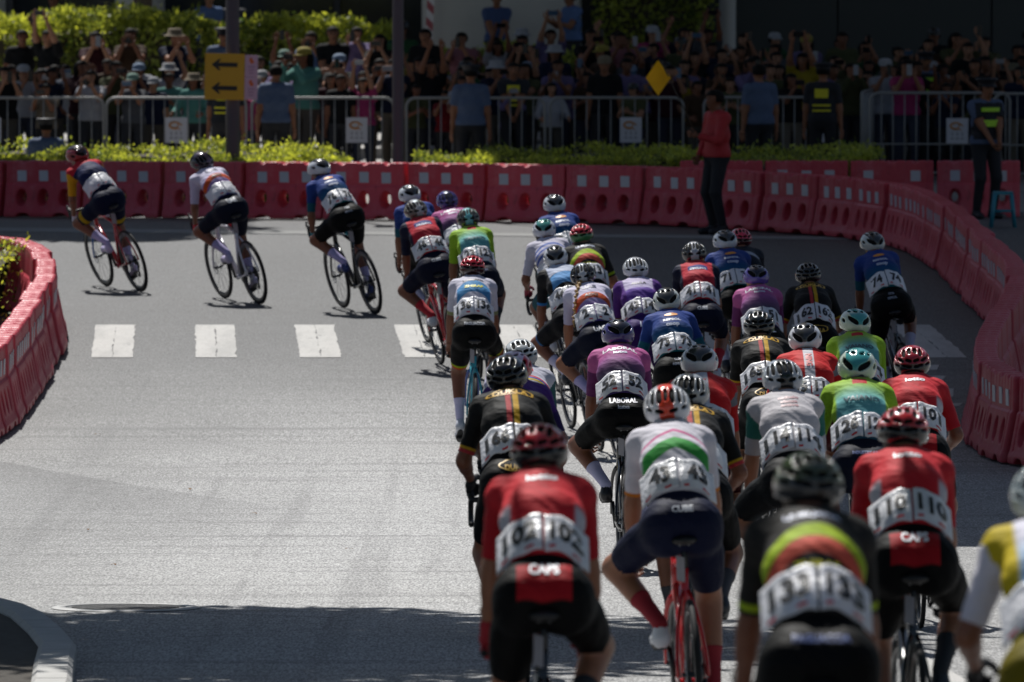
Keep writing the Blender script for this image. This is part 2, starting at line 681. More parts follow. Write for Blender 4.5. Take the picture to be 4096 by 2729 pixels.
for i in range(nb - 1):
    for s in range(2):
        f0, f1 = s / 2 + .006, (s + 1) / 2 - .006
        a0, a1 = kp[i] + (kp[i + 1] - kp[i]) * f0, kp[i] + (kp[i + 1] - kp[i]) * f1
        b0, b1 = bed_in[i] + (bed_in[i + 1] - bed_in[i]) * f0, bed_in[i] + (bed_in[i + 1] - bed_in[i]) * f1
        Vk = []
        for h, q in ((-.15, 0), (.095, 0), (.12, .025)):
            for p, o in ((a0, b0), (a1, b1), (b1, a1), (b0, a0)):
                d = (o - p) / np.linalg.norm(o - p) * q
                Vk.append((p[0] + d[0], p[1] + d[1], gz(p[1]) + h))
        Fk = [(8, 9, 10, 11)] + [(r * 4 + c, r * 4 + (c + 1) % 4, r * 4 + 4 + (c + 1) % 4, r * 4 + 4 + c) for r in (0, 1) for c in range(4)]
        o = obj('kerb_stone', mesh('kerb_stone', Vk, Fk, False), kerb_m, bed)

# ------------------------------------------------------------------ manhole
mh = MB()
mh.lathe([(.36, .0), (.36, .006), (.40, .007), (.43, .005), (.44, .0)], 48)
zc, yc = gz(50.4), 50.4
slp = math.atan2(gz(yc + .5) - gz(yc - .5), 1)
mhm = Matrix.Translation((-2.29, yc, zc + .004)) @ Matrix.Rotation(slp, 4, 'X')
mo = obj('manhole_cover', mh.build('manhole_cover'), plain('manhole_ring', (.42, .42, .41), .5))
mo.matrix_world = mhm
tag(mo, 'round iron manhole cover near the left kerb', 'manhole')
lid = MB()
lid.lathe([(.0005, .002), (.352, .002), (.355, -.003)], 40)
for i in range(-6, 7):
    L = 2 * math.sqrt(max(0, .32 ** 2 - (i * .05) ** 2))
    lid.box((0, i * .05, .004), (L, .022, .005))
obj('lid', lid.build('lid', False), plain('manhole_iron', (.10, .10, .10), .55, metal=.4), mo)


# ------------------------------------------------------------------ red plastic barriers
def field(lo, hi, h, fn, it=1):
    ax = [np.arange(lo[i], hi[i] + h, h) for i in range(3)]
    D = fn(ax[0][:, None, None], ax[1][None, :, None], ax[2][None, None, :])
    V, Q = surface_nets(D, np.array(lo, float), h)
    return lap(V, Q, it), Q


def barrier_mesh():
    L = .53

    def fn(X, Y, Z):
        wz = np.interp(Z, [0, .07, .13, .42, .45, .72], [.205, .205, .18, .122, .105, .098])
        groove = .008 * (np.abs(Z - .435) < .014) + .010 * (np.abs(np.abs(X) - .44) < .012) * (Z > .10)
        rib = .011 * (np.mod(X + 3, .132) < .020) * (Z > .60)
        d = (np.abs(Y) - wz + groove + rib * .6) * .93 + 0 * X
        d = np.maximum(d, np.abs(X) - L + 0 * Y)
        d = np.maximum(d, Z - .72 + rib + 0 * Y)
        d = np.maximum(d, .01 - Z + 0 * Y)
        k = .02
        ed = np.sqrt(np.maximum(np.abs(X) - L + k, 0) ** 2 + np.maximum(np.abs(Y) - wz + k, 0) ** 2 + np.maximum(Z - .72 + k, 0) ** 2) - k
        d = np.maximum(d, ed * .9)
        for x0 in (-.30, 0, .30):
            g = .50 + .5 * np.clip(np.abs(Y) / .15, 0, 1)
            e = (np.sqrt(((X - x0) / (.078 * g)) ** 2 + ((Z - .262) / (.112 * g)) ** 2) - 1) * .06
            d = np.maximum(d, -e)
            c = np.sqrt((X - x0) ** 2 + (Z - .735) ** 2 + (np.maximum(.05 - np.abs(Y), 0)) ** 2) - .05
            d = np.maximum(d, -c)
        for x0 in (-.26, .26):
            e = (np.sqrt(((X - x0) / .10) ** 2 + (Z / .062) ** 2) - 1) * .06 + 0 * Y
            d = np.maximum(d, -e)
        return d
    V, Q = field((-.56, -.235, -.03), (.56, .235, .76), .0118, fn)
    return mesh('water_barrier', V, Q)


def red_plastic():
    t = NT('red_plastic')
    oi = t.n('ShaderNodeObjectInfo')
    c = t.mix(oi.outputs['Random'], hx_('#bd3f4d'), hx_('#cc5562'))
    co = t.n('ShaderNodeTexCoord').outputs['Object']
    c = t.mix(t.math('MULTIPLY', t.step(t.noise(5, 5, co, .65), .60, .12), .35), c, hx_('#d28088'))
    c = t.mix(t.math('MULTIPLY', t.step(t.noise(11, 4, co, .7, (1, 1, .3)), .64, .06), .4), c, (.06, .035, .035))
    t.bump(t.noise(28, 3, co), .25, .006)
    t.fin(c, .40, .32)
    tr = t.n('ShaderNodeBsdfTranslucent')
    tr.inputs[0].default_value = (.85, .10, .11, 1)
    mx = t.n('ShaderNodeMixShader')
    mx.inputs[0].default_value = .12
    t.link(t.p.outputs[0], mx.inputs[1])
    t.link(tr.outputs[0], mx.inputs[2])
    t.link(mx.outputs[0], t.t.nodes['Material Output'].inputs[0])
    return t.m


def hx_(s):
    c = [int(s[i:i + 2], 16) / 255 for i in (1, 3, 5)]
    return tuple(x / 12.92 if x <= .04045 else ((x + .055) / 1.055) ** 2.4 for x in c)


BAR = barrier_mesh()
RED = red_plastic()
STK = MB()
STK.box((0, 0, 0), (.125, .006, .135))
STK = STK.build('reflector', False)
STKM = plain('reflector_white', hx_('#b9b9c2'), .35, var=.12, scale=30)
ORD = ['first', 'second', 'third', 'fourth', 'fifth', 'sixth', 'seventh', 'eighth', 'ninth', 'tenth', 'eleventh', 'twelfth', 'thirteenth', 'fourteenth', 'fifteenth', 'sixteenth', 'seventeenth', 'eighteenth',
       'nineteenth', 'twentieth', 'twenty-first', 'twenty-second', 'twenty-third', 'twenty-fourth', 'twenty-fifth', 'twenty-sixth', 'twenty-seventh', 'twenty-eighth', 'twenty-ninth', 'thirtieth']
ORD += ['thirty-' + o for o in ORD[:9]] + ['fortieth'] + ['forty-' + o for o in ORD[:9]]


def chain(pts, step, names, side, group, jitter=.012):
    P = np.array(pts, float)
    seg = np.linalg.norm(np.diff(P, axis=0), axis=1)
    s = np.concatenate([[0], np.cumsum(seg)])
    ss = np.arange(0, s[-1], .05)
    Q = np.stack([np.interp(ss, s, P[:, i]) for i in (0, 1)], 1)
    k = np.hanning(25)
    k /= k.sum()
    Q = np.stack([np.convolve(np.pad(Q[:, i], 12, mode='edge'), k, 'valid') for i in (0, 1)], 1)
    a, i, out = Q[0], 0, []
    while True:
        j = i
        while j < len(Q) and np.linalg.norm(Q[j] - a) < step:
            j += 1
        if j >= len(Q):
            break
        b = Q[j]
        c, d = (a + b) / 2, (b - a)
        o = obj('water_barrier', BAR, RED)
        yaw = math.atan2(d[1], d[0]) + rng.normal(0, .012)
        sl = math.atan2(gz(c[1] + d[1] / 2) - gz(c[1] - d[1] / 2), step)
        o.matrix_world = Matrix.Translation((c[0] + rng.normal(0, jitter), c[1] + rng.normal(0, jitter), gz(c[1]) + .004)) @ Matrix.Rotation(yaw, 4, 'Z') @ Matrix.Rotation(-sl, 4, 'Y') @ Matrix.Diagonal((step / 1.085, 1, 1, 1))
        tag(o, names(len(out)), 'barrier', group)
        for x in (-.30, 0, .30):
            if rng.random() < .94:
                r = obj('reflector', STK, STKM, o, Matrix.Translation((x + rng.normal(0, .004), side * .106, .53 + rng.normal(0, .003))) @ Matrix.Rotation(side * R(-1.6), 4, 'X'))
        out.append(o)
        a, i = b, j
    return out


FAR = [(-8.4, 109.4), (-6.5, 108.3), (-4.88, 107.65), (-3.29, 107.0), (-1.4, 106.35), (-0.15, 105.8), (1.7, 104.85), (2.88, 103.5), (3.75, 102.3), (4.25, 101.2), (4.55, 100.0), (4.78, 97.9), (4.9, 94.6), (4.92, 90.3), (4.95, 87.3),
       (5.0, 85.2), (4.98, 84.05), (4.88, 82.2), (4.68, 79.9), (4.46, 78.0), (4.28, 76.1), (4.13, 74.3), (4.05, 72.8), (4.03, 71.5), (4.08, 70.4), (4.18, 69.7), (4.36, 68.8), (4.7, 68.0), (5.2, 67.2)]
chain(FAR, 1.08, lambda i: 'red plastic water barrier, %s from the left end of the far row curving right' % ORD[i], -1, 'red barriers along the far side and right of the course')
LEFTS = [(-6.9, 89.6), (-5.9, 89.3), (-5.36, 88.9), (-5.05, 88.2), (-4.76, 86.2), (-4.60, 84.3), (-4.53, 82.4), (-4.51, 80.2), (-4.50, 78.3), (-4.48, 76.2), (-4.50, 73.8), (-4.62, 71.6), (-4.9, 69.8), (-5.3, 68.4)]
chain(LEFTS, 1.08, lambda i: 'sunlit red water barrier, %s from the far end of the left-hand curve' % ORD[i], 1, 'red barriers on the inside of the bend at left')
chain([(2.0, 108.6), (12.0, 108.2)], 1.08, lambda i: 'shaded red barrier, %s from left in the row behind the marshal in red' % ORD[i], -1, 'red barriers in the shaded second row')

# ------------------------------------------------------------------ foliage
def leaf_mat(name, dark, light, trans=.35):
    t = NT(name)
    at = t.n('ShaderNodeAttribute', attribute_name='tone')
    c = t.mix(at.outputs['Fac'], dark, light)
    t.fin(c, .45, .4)
    tr = t.n('ShaderNodeBsdfTranslucent')
    t.put(tr.inputs[0], t.mix(at.outputs['Fac'], tuple(x * 1.1 for x in dark), (light[0] * 1.5, light[1] * 1.35, light[2] * .5)))
    mx = t.n('ShaderNodeMixShader')
    mx.inputs[0].default_value = trans
    t.link(t.p.outputs[0], mx.inputs[1])
    t.link(tr.outputs[0], mx.inputs[2])
    t.link(mx.outputs[0], t.t.nodes['Material Output'].inputs[0])
    return t.m


def leaves(name, P, size, up=.35, seed=1):
    g = np.random.default_rng(seed)
    n = len(P)
    d = g.normal(size=(n, 3))
    d[:, 2] += up
    d /= np.linalg.norm(d, axis=1)[:, None]
    e = np.cross(d, g.normal(size=(n, 3)))
    e /= np.linalg.norm(e, axis=1)[:, None] + 1e-9
    s = size * g.uniform(.6, 1.3, n)[:, None]
    nrm = np.cross(d, e)
    V = np.stack([P - e * s * .0, P + d * s * .5 + e * s * .28 + nrm * s * .06, P + d * s * 1.1, P + d * s * .5 - e * s * .28 + nrm * s * .06], 1).reshape(-1, 3)
    F = np.arange(4 * n).reshape(n, 4)
    me = bpy.data.meshes.new(name)
    me.vertices.add(4 * n)
    me.vertices.foreach_set('co', V.ravel())
    me.loops.add(4 * n)
    me.loops.foreach_set('vertex_index', F.ravel())
    me.polygons.add(n)
    me.polygons.foreach_set('loop_start', np.arange(n) * 4)
    me.polygons.foreach_set('loop_total', np.full(n, 4))
    me.update(calc_edges=True)
    at = me.attributes.new('tone', 'FLOAT', 'POINT')
    w = np.sin(P[:, 0] * 1.7 + seed) * np.sin(P[:, 0] * .63 + P[:, 1] * 1.1) + .6 * np.sin(P[:, 0] * 4.1 + P[:, 1] * 2.3 + seed)
    tone = np.clip(g.normal(.48, .22, n) + .16 * w, 0, 1)
    at.data.foreach_set('value', np.repeat(tone, 4))
    me.materials.append(None)
    return me


HEDGE = leaf_mat('hedge_leaves', hx_('#3f5626'), hx_('#c2cc66'), .58)
TREE = leaf_mat('tree_leaves', hx_('#27421a'), hx_('#5c7e30'), .45)
TWIG = plain('twigs', (.045, .035, .022), .9)


def hedge(x0, x1, y0, y1, z0, top, n, label, seed, size=.055, m=None, amp=.12):
    """clipped hedge: woody core with a skin of leaves, an uneven top"""
    g = np.random.default_rng(seed)
    ph = g.uniform(0, 6, 8)

    def hgt(x, y):
        return top * (1 + amp * (np.sin(x * 2.1 + ph[0]) * .4 + np.sin(x * 5.3 + ph[1] + y) * .35 + np.sin(x * 11 + ph[2] + y * 3) * .25))
    x = g.uniform(x0, x1, n)
    y = y0 + (y1 - y0) * g.random(n) ** 1.5
    f = g.random(n)
    z = hgt(x, y) * np.where(f < .55, 1 - .12 * g.random(n), g.random(n) ** .7)
    front = g.random(n) < .35
    y = np.where(front, y0 + .15 * g.random(n), y)
    z = np.where(front, hgt(x, y) * g.random(n) ** .6, z)
    P = np.stack([x, y, z0 + z], 1)
    gap = np.sin(x * 3.3 + ph[3]) + np.sin(x * 7.7 + ph[4] + y * 2) + g.normal(0, .5, n)
    P = P[gap > -1.35]
    stray = g.random(len(P)) < .05
    P[stray, 2] += g.uniform(.02, .12, stray.sum())
    e = bpy.data.objects.new('hedge', None)
    C.objects.link(e)
    e.location = ((x0 + x1) / 2, (y0 + y1) / 2, z0)
    tag(e, label, 'hedge')
    off = Matrix.Translation((-(x0 + x1) / 2, -(y0 + y1) / 2, -z0))
    obj('foliage', leaves('foliage', P, size, .5, seed), m or HEDGE, e, off)
    c = MB()
    k = 24
    xx = np.linspace(x0 + .1, x1 - .1, k)
    V, F = [], []
    for i in range(k):
        h = float(hgt(xx[i], (y0 + y1) / 2)) * .84
        V += [(xx[i], y0 + .12, z0), (xx[i], y0 + .16, z0 + h), (xx[i], y1 - .1, z0 + h), (xx[i], y1 - .1, z0)]
    for i in range(k - 1):
        for j in range(3):
            F.append((4 * i + j, 4 * i + j + 1, 4 * i + j + 5, 4 * i + j + 4))
    c.add(V, F)
    obj('twigs', c.build('twigs', False), TWIG, e, off)
    return e


G0 = .12
hedge(-9.5, -5.2, 109.9, 111.6, .10, .80, 15000, 'low sunlit hedge behind the leftmost red barriers', 11)
hedge(-5.15, -2.1, 110.3, 112.0, .10, .76, 11000, 'low sunlit hedge between the arrow sign pole and the thin pole', 12)
hedge(-1.25, -.2, 109.9, 111.4, .10, .80, 5000, 'small bright bush right of the thin pole', 13)
hedge(-.1, 1.9, 109.7, 111.5, .10, .74, 8000, 'half-shaded low hedge left of the red marshal', 14)
hedge(2.0, 4.7, 110.2, 112.0, .10, .76, 9000, 'shaded low hedge behind the red marshal', 15)
hedge(-9.5, -2.4, 113.8, 115.2, .10, .80, 9000, 'second dark low hedge along the fence at left', 16)
hedge(-.6, 5.0, 114.2, 115.6, .10, .74, 8000, 'second dark low hedge along the fence in the middle', 17)
hedge(-10.5, -5.0, 134.6, 137.6, .12, 2.15, 16000, 'tall sunlit shrubbery behind the crowd at far left', 18, .10, amp=.07)
hedge(-4.9, -1.85, 134.9, 137.6, .12, 2.0, 11000, 'tall sunlit shrubbery behind the crowd beside the pier', 19, .10, amp=.07)
hedge(-1.75, 1.7, 136.4, 138.2, .12, 1.5, 7000, 'dark shrubs at the foot of the pale pier', 20, .09)
hedge(1.35, 3.35, 141.0, 142.0, .8, 3.6, 12000, 'dark climbing greenery wall right of the pale pier', 21, .10, amp=.03)
hedge(-6.4, -4.98, 78.2, 88.2, .06, .80, 12000, 'clipped hedge inside the left barrier curve', 22, .05, amp=.05)


def tree(x, y, z, h, r, label, seed, n=9000, squash=.6, leaf=.16):
    g = np.random.default_rng(seed)
    e = bpy.data.objects.new('broadleaf_tree', None)
    C.objects.link(e)
    e.location = (x, y, z)
    tag(e, label, 'tree', 'trees shading the course')
    bark = plain('bark', (.11, .085, .06), .9, var=.35, scale=9, bump=.6, bscale=20, bdist=.02)
    mb = MB()
    k = 9
    P = np.stack([np.cumsum(g.normal(0, .05, k)), np.cumsum(g.normal(0, .05, k)), np.linspace(-.2, h * .8, k)], 1)
    mb.tube(P, np.linspace(.19, .07, k), 9)
    obj('trunk', mb.build('trunk'), bark, e)
    cl = []
    lim = MB()
    for i in range(11):
        t = g.uniform(.5, .95)
        a = g.uniform(0, 2 * math.pi)
        b = np.array([np.interp(t * h * .8, P[:, 2], P[:, 0]), np.interp(t * h * .8, P[:, 2], P[:, 1]), t * h * .8])
        q = np.array([math.cos(a) * r * g.uniform(.5, .9), math.sin(a) * r * g.uniform(.5, .9), h * .75 + r * squash * g.uniform(-.4, .6)])
        mid = (b + q) / 2 + np.array([0, 0, .4])
        lim.tube(bez_([b, mid, q]), [.06, .05, .04, .03, .02, .015], 6)
        cl.append((q, r * g.uniform(.28, .45)))
    obj('limbs', lim.build('limbs'), bark, e)
    for i in range(12):
        d = g.normal(size=3)
        d /= np.linalg.norm(d)
        cl.append((np.array([0, 0, h * .8]) + d * np.array([r, r, r * squash]) * g.uniform(.35, .8), r * g.uniform(.22, .4)))
    pts = []
    for q, rr in cl:
        k = n // len(cl)
        d = g.normal(size=(k, 3))
        d /= np.linalg.norm(d, axis=1)[:, None]
        pts.append(q + d * (rr * g.random(k) ** .4)[:, None] * np.array([1, 1, .7]))
    obj('crown', leaves('crown', np.concatenate(pts), leaf, .2, seed), TREE, e)
    return e


def bez_(pts, n=6):
    P = np.array(pts, float)
    t = np.linspace(0, 1, n)[:, None]
    return (1 - t) ** 2 * P[0] + 2 * t * (1 - t) * P[1] + t * t * P[2]


tree(-5.6, 51.6, gz(52), 8.8, 5.2, 'broadleaf tree in the bed left of the frame shading the near road', 31, 38000, .36, .26)
tree(-4.3, 35.6, gz(36), 8.8, 5.6, 'second broadleaf tree along the left kerb nearer the camera', 35, 16000, .30, .28)
tree(-5.3, 28.5, gz(28.5), 8.8, 5.4, 'third broadleaf tree along the left kerb nearest the camera', 36, 9000, .30, .26)
tree(6.0, 33.5, gz(33.5), 8.8, 4.8, 'broadleaf tree past the right edge shading the nearest riders', 37, 9000, .32, .26)
tree(-9.0, 111.2, .08, 13.0, 4.0, 'broadleaf tree beyond the left edge shading the road behind the leaders', 32, 34000, .36, .30)
tree(-6.05, 139.6, .8, 10.5, 2.2, 'broadleaf tree with brown trunk behind the left shrubbery', 33, 8000)
tree(-9.6, 128.0, .12, 9.5, 3.0, 'broadleaf tree beside the crowd past the left edge', 34, 7000)

# ------------------------------------------------------------------ elevated road, its pier, and the building behind
vd = bpy.data.objects.new('viaduct', None)
C.objects.link(vd)
vd.location = (0, 142, .8)
tag(vd, 'elevated road on a pale concrete pier spanning over the right of the course', 'viaduct')
off = Matrix.Translation((0, -142, -.8))
left = [(-1.0, 68.7), (-1.0, 79), (-1.2, 88.5), (-2.0, 101.5), (-2.8, 116.5), (-4.1, 124.5), (-4.9, 138), (-5.4, 158)]
rt = [(12.5, 158), (12.5, 116), (5.2, 106), (4.2, 68.7)]
pl = left + rt
k = len(pl)
Vd = [(x, y, 15.4) for x, y in pl] + [(x, y, 16.6) for x, y in pl]
Fd = [tuple(range(k))[::-1], tuple(range(k, 2 * k))] + [(i, (i + 1) % k, k + (i + 1) % k, k + i) for i in range(k)]
conc2 = plain('pier_concrete', (.46, .45, .42), .8, var=.1, scale=1.5, bump=.2, bscale=30)
obj('deck', mesh('deck', Vd, Fd, False), conc, vd, off)
mb = MB()
for a, b in zip(left[:-1], left[1:]):
    a, b = np.array(a), np.array(b)
    c, d = (a + b) / 2, b - a
    mb.box((c[0] + .12, c[1], 17.0), (.2, np.linalg.norm(d) + .02, .8), Matrix.Rotation(-math.atan2(d[0], d[1]), 4, 'Z'))
obj('parapet', mb.build('parapet', False), conc2, vd, off)


def pier(x, y, w, d, name='pier'):
    mb = MB()
    prof = []
    for z, f in ((.7, 1.0), (10.5, 1.0), (13.6, 1.18), (15.42, 1.7)):
        for a in np.linspace(0, 2 * math.pi, 28, endpoint=False):
            ca, sa = math.cos(a), math.sin(a)
            prof.append((x + w / 2 * f * np.sign(ca) * abs(ca) ** .55, y + d / 2 * np.sign(sa) * abs(sa) ** .55, z))
    F = [(r * 28 + i, r * 28 + (i + 1) % 28, (r + 1) * 28 + (i + 1) % 28, (r + 1) * 28 + i) for r in range(3) for i in range(28)]
    mb.add(prof, F)
    return obj(name, mb.build(name), conc2, vd, off)


pier(-.17, 141.5, 2.65, 1.6)
pier(10.5, 95, 2.2, 1.6)
pier(10.5, 125, 2.2, 1.6)
mb = MB()
pt = np.array([(-1.38, 140.60, 1.6), (-1.33, 140.58, 2.5), (-1.22, 140.6, 4.2), (-1.15, 140.6, 5.5)])
mb.add([(p[0] + s * .06, p[1], p[2]) for p in pt for s in (-1, 1)] + [(p[0] + s * .06, p[1] + .004, p[2]) for p in pt for s in (-1, 1)],
       [(0, 1, 3, 2), (2, 3, 5, 4), (4, 5, 7, 6), (8, 10, 11, 9), (10, 12, 13, 11), (12, 14, 15, 13)])
tp = NT('warning_tape')
wv = tp.n('ShaderNodeTexWave', bands_direction='DIAGONAL')
wv.inputs['Scale'].default_value = 2.2
tp.link(tp.n('ShaderNodeTexCoord').outputs['Object'], wv.inputs['Vector'])
tp.fin(tp.mix(tp.step(wv.outputs['Fac'], .5, .02), hx_('#d8d4d6'), hx_('#a8545c')), .5)
tag(obj('warning_tape', mb.build('warning_tape', False), tp.m), 'red and white warning tape hanging down the left edge of the pale pier', 'tape')

bd = bpy.data.objects.new('glass_building', None)
C.objects.link(bd)
bd.location = (0, 148, .8)
tag(bd, 'dark glass-fronted building with pale columns behind the crowd', 'building')
ob2 = Matrix.Translation((0, -148, -.8))
dark = plain('dark_cladding', (.030, .036, .036), .5, .4, var=.15, scale=.6)
glass = plain('dark_glass', (.02, .026, .03), .12, .5)
mull = plain('window_metal', (.06, .06, .065), .4, metal=.6)
mb = MB()
mb.box((0, 152, 7), (90, 6, 13))
obj('wall', mb.build('wall', False), dark, bd, ob2)
for i in range(-9, 5):
    mb = MB()
    mb.box((i * 1.9 - .2, 148.95, 3.4), (1.78, .05, 5.0))
    w = obj('window', mb.build('window', False), glass, bd, ob2)
    mb = MB()
    mb.box((i * 1.9 - 1.15, 148.9, 3.4), (.10, .16, 5.1))
    mb.box((i * 1.9 - .2, 148.92, 2.6), (1.78, .08, .07))
    obj('frame', mb.build('frame', False), mull, w)
for i in range(8):
    mb = MB()
    mb.box((4.2 + i * 2.6, 144.3, 4.2), (2.57, .25, 7.0))
    obj('cladding_panel', mb.build('cladding_panel', False), dark, bd, ob2)
colm = plain('column_stone', (.50, .49, .46), .75, var=.08, scale=2)
for x, r in ((-8.95, .45), (-6.25, .42), (3.62, .14)):
    mb = MB()
    mb.lathe([(r * 1.05, .8), (r * 1.05, .95), (r, 1.0), (r, 8.0), (r * 1.2, 8.2)], 28, c=(x, 143.4, 0))
    obj('column', mb.build('column'), colm, bd, ob2)

# ------------------------------------------------------------------ poles and the arrow sign
pole_m = plain('pole_paint', hx_('#4a3f48'), .45, .5, var=.1, scale=6)
for x, r, lab in ((-3.62, .095, 'thick brown lamp post carrying the yellow arrow sign'), (-1.46, .078, 'thin brown lamp post right of the yellow arrow sign')):
    mb = MB()
    mb.lathe([(r * 1.7, .41), (r * 1.7, .44), (r * 1.05, .46), (r, .6), (r * .8, 7.5), (r * .78, 7.52)], 20, c=(0, 0, -.41))
    o = obj('lamp_post', mb.build('lamp_post'), pole_m)
    o.location = (x, 110.6 if r > .09 else 109.4, .10 if r > .09 else .16)
    tag(o, lab, 'lamp post', 'lamp posts behind the far barriers')
    mb = MB()
    mb.tube([(0, 0, 7.0), (.3, -.4, 7.3), (.5, -1.2, 7.4)], [.04, .035, .03], 8)
    mb.box((.55, -1.5, 7.4), (.22, .6, .09))
    obj('lamp_arm', mb.build('lamp_arm'), pole_m, o)
sg = bpy.data.objects.new('arrow_sign', None)
C.objects.link(sg)
sg.location = (-3.72, 110.45, 1.93)
sg.rotation_euler = (0, R(1.2), 0)
tag(sg, 'yellow sign board with two black left arrows and a pink strip', 'sign')
mb = MB()
mb.box((0, 0, 0), (.515, .012, .60))
obj('board', mb.build('board', False), plain('sign_yellow', hx_('#c99a1c'), .45, var=.06), sg)
arrow = [(-.17, 0), (-.075, .075), (-.05, .065), (-.085, .028), (.165, .028), (.165, -.028), (-.085, -.028), (-.05, -.065), (-.075, -.075)]
for dz in (.155, -.148):
    Va = [(x, -.0095, z + dz) for x, z in arrow] + [(x, -.006, z + dz) for x, z in arrow]
    na = len(arrow)
    Fa = [tuple(range(na))[::-1]] + [(i, (i + 1) % na, na + (i + 1) % na, na + i) for i in range(na)]
    obj('arrow', mesh('arrow', Va, Fa, False), plain('sign_black', hx_('#1a1a1a'), .5), sg)
for dz in (.145, -.145):
    mb = MB()
    mb.box((.345, .004, dz), (.165, .01, .285))
    b = obj('side_board', mb.build('side_board', False), plain('sign_pink', hx_('#c9a5b8'), .5, var=.06), sg)
    mb = MB()
    mb.lathe([(.0005, -.004), (.026, -.004), (.026, 0)], 14, 'y', (.352, -.002, dz + .055))
    mb.box((.335, -.003, dz + .085), (.03, .004, .05), Matrix.Rotation(.5, 4, 'Y'))
    obj('emblem', mb.build('emblem', False), plain('emblem_flame', hx_('#d0622a'), .5), b)
    mb = MB()
    for q in range(3):
        mb.box((.345, -.0025, dz - .01 - q * .04), (.09 - q * .015, .003, .016))
    obj('lettering', mb.build('lettering', False), plain('sign_mauve', hx_('#a98299'), .5), b)

# ------------------------------------------------------------------ crowd fences: rounded frame, bars, feet
FEN = plain('galvanised_paint', hx_('#7f7f7e'), .45, .5, var=.12, scale=14)
BRD = plain('board_white', hx_('#b2b2ba'), .5, var=.05)


def fence(x0, x1, y, label, board=None, rot=0.0, h=1.2, mid=False):
    L = x1 - x0
    e = bpy.data.objects.new('crowd_fence', None)
    C.objects.link(e)
    e.location = (x0, y, .12)
    e.rotation_euler = (0, 0, rot)
    tag(e, label, 'fence', 'steel crowd fences')
    r = .13
    pts = []
    for cx, cz, a0 in ((r, .14 + r, 180), (r, h - r, 180), (L - r, h - r, 90), (L - r, .14 + r, 0)):
        pass
    arc = lambda cx, cz, a0, a1: [(cx + r * math.cos(R(a)), 0, cz + r * math.sin(R(a))) for a in np.linspace(a0, a1, 6)]
    pts = arc(L - r, h - r, 0, 90) + arc(r, h - r, 90, 180) + [(0, 0, .14), (L, 0, .14)]
    mb = MB()
    mb.tube(pts, .021, 8, closed=True)
    obj('frame', mb.build('frame'), FEN, e)
    n = max(2, int(round(L / .167)))
    for i in range(1, n):
        mb = MB()
        x = L * i / n
        top = h if r < x < L - r else h - r + math.sqrt(max(0, r * r - (r - min(x, L - x)) ** 2))
        mb.tube([(x, 0, .14), (x, 0, top)], .0095, 6)
        obj('bar', mb.build('bar'), FEN, e)
    if mid:
        mb = MB()
        mb.tube([(0, 0, .55), (L, 0, .55)], .014, 6)
        obj('rail', mb.build('rail'), FEN, e)
    for x in (.25, L - .25):
        mb = MB()
        mb.tube([(x, 0, .14), (x, -.02, .03), (x, -.30, .0)], .013, 6)
        mb.tube([(x, 0, .14), (x, .02, .03), (x, .30, .0)], .013, 6)
        obj('foot', mb.build('foot'), FEN, e)
    if board is not None:
        b = bpy.data.objects.new('notice_board', None)
        C.objects.link(b)
        b.location = (x0 + board * math.cos(rot), y - .035 + board * math.sin(rot), .12 + .74)
        b.rotation_euler = (0, 0, rot)
        tag(b, 'white notice board with orange emblem on the %s' % ' '.join(label.split()[1:]), 'sign', 'notice boards on the fences')
        mb = MB()
        mb.box((0, 0, 0), (.31, .01, .36))
        obj('board', mb.build('board', False), BRD, b)
        mb = MB()
        th = np.linspace(.3, 5.2, 14)
        mb.tube(np.stack([-.02 + .075 * np.cos(th), np.full(14, -.007), .07 + .045 * np.sin(th)], 1), np.linspace(.012, .018, 14), 6)
        mb.tube(np.stack([.05 + .03 * np.cos(th), np.full(14, -.007), .05 + .04 * np.sin(th)], 1), np.linspace(.010, .006, 14), 6)
        obj('emblem', mb.build('emblem'), plain('emblem_amber', hx_('#b0742a'), .5), b)
        mb = MB()
        for q, (w, z) in enumerate(((.05, -.03), (.05, -.03), (.05, -.03))):
            mb.box((-.07 + q * .07, -.0075, -.045), (.016, .005, .05))
            mb.box((-.07 + q * .07, -.0075, -.11), (.04, .005, .02))
        obj('lettering', mb.build('lettering', False), plain('board_grey', hx_('#77777f'), .5), b)
    return e


fence(-7.9, -5.84, 122, 'grey crowd fence panel at the left edge', board=.42 + .02)
fence(-5.80, -3.80, 122, 'grey crowd fence panel left of the arrow sign', board=1.0)
fence(-3.72, -1.69, 122, 'grey crowd fence panel between the two lamp posts', board=1.5)
fence(-1.51, .47, 122, 'grey crowd fence panel right of the thin lamp post')
fence(.55, 2.45, 122.1, 'grey crowd fence panel behind the yellow flag', board=1.15)
fence(2.75, 4.7, 122.3, 'grey crowd fence panel behind the red marshal', board=1.75)
fence(5.0, 5.05 + 2.2, 122.0, 'grey crowd fence panel turned sideways at the right', rot=R(82), h=1.28)
fence(5.10, 7.1, 121.7, 'grey crowd fence panel with middle rail at right', board=1.25, h=1.28, mid=True)
fence(6.85, 8.85, 121.3, 'grey crowd fence panel at the right edge', h=1.28, mid=True)

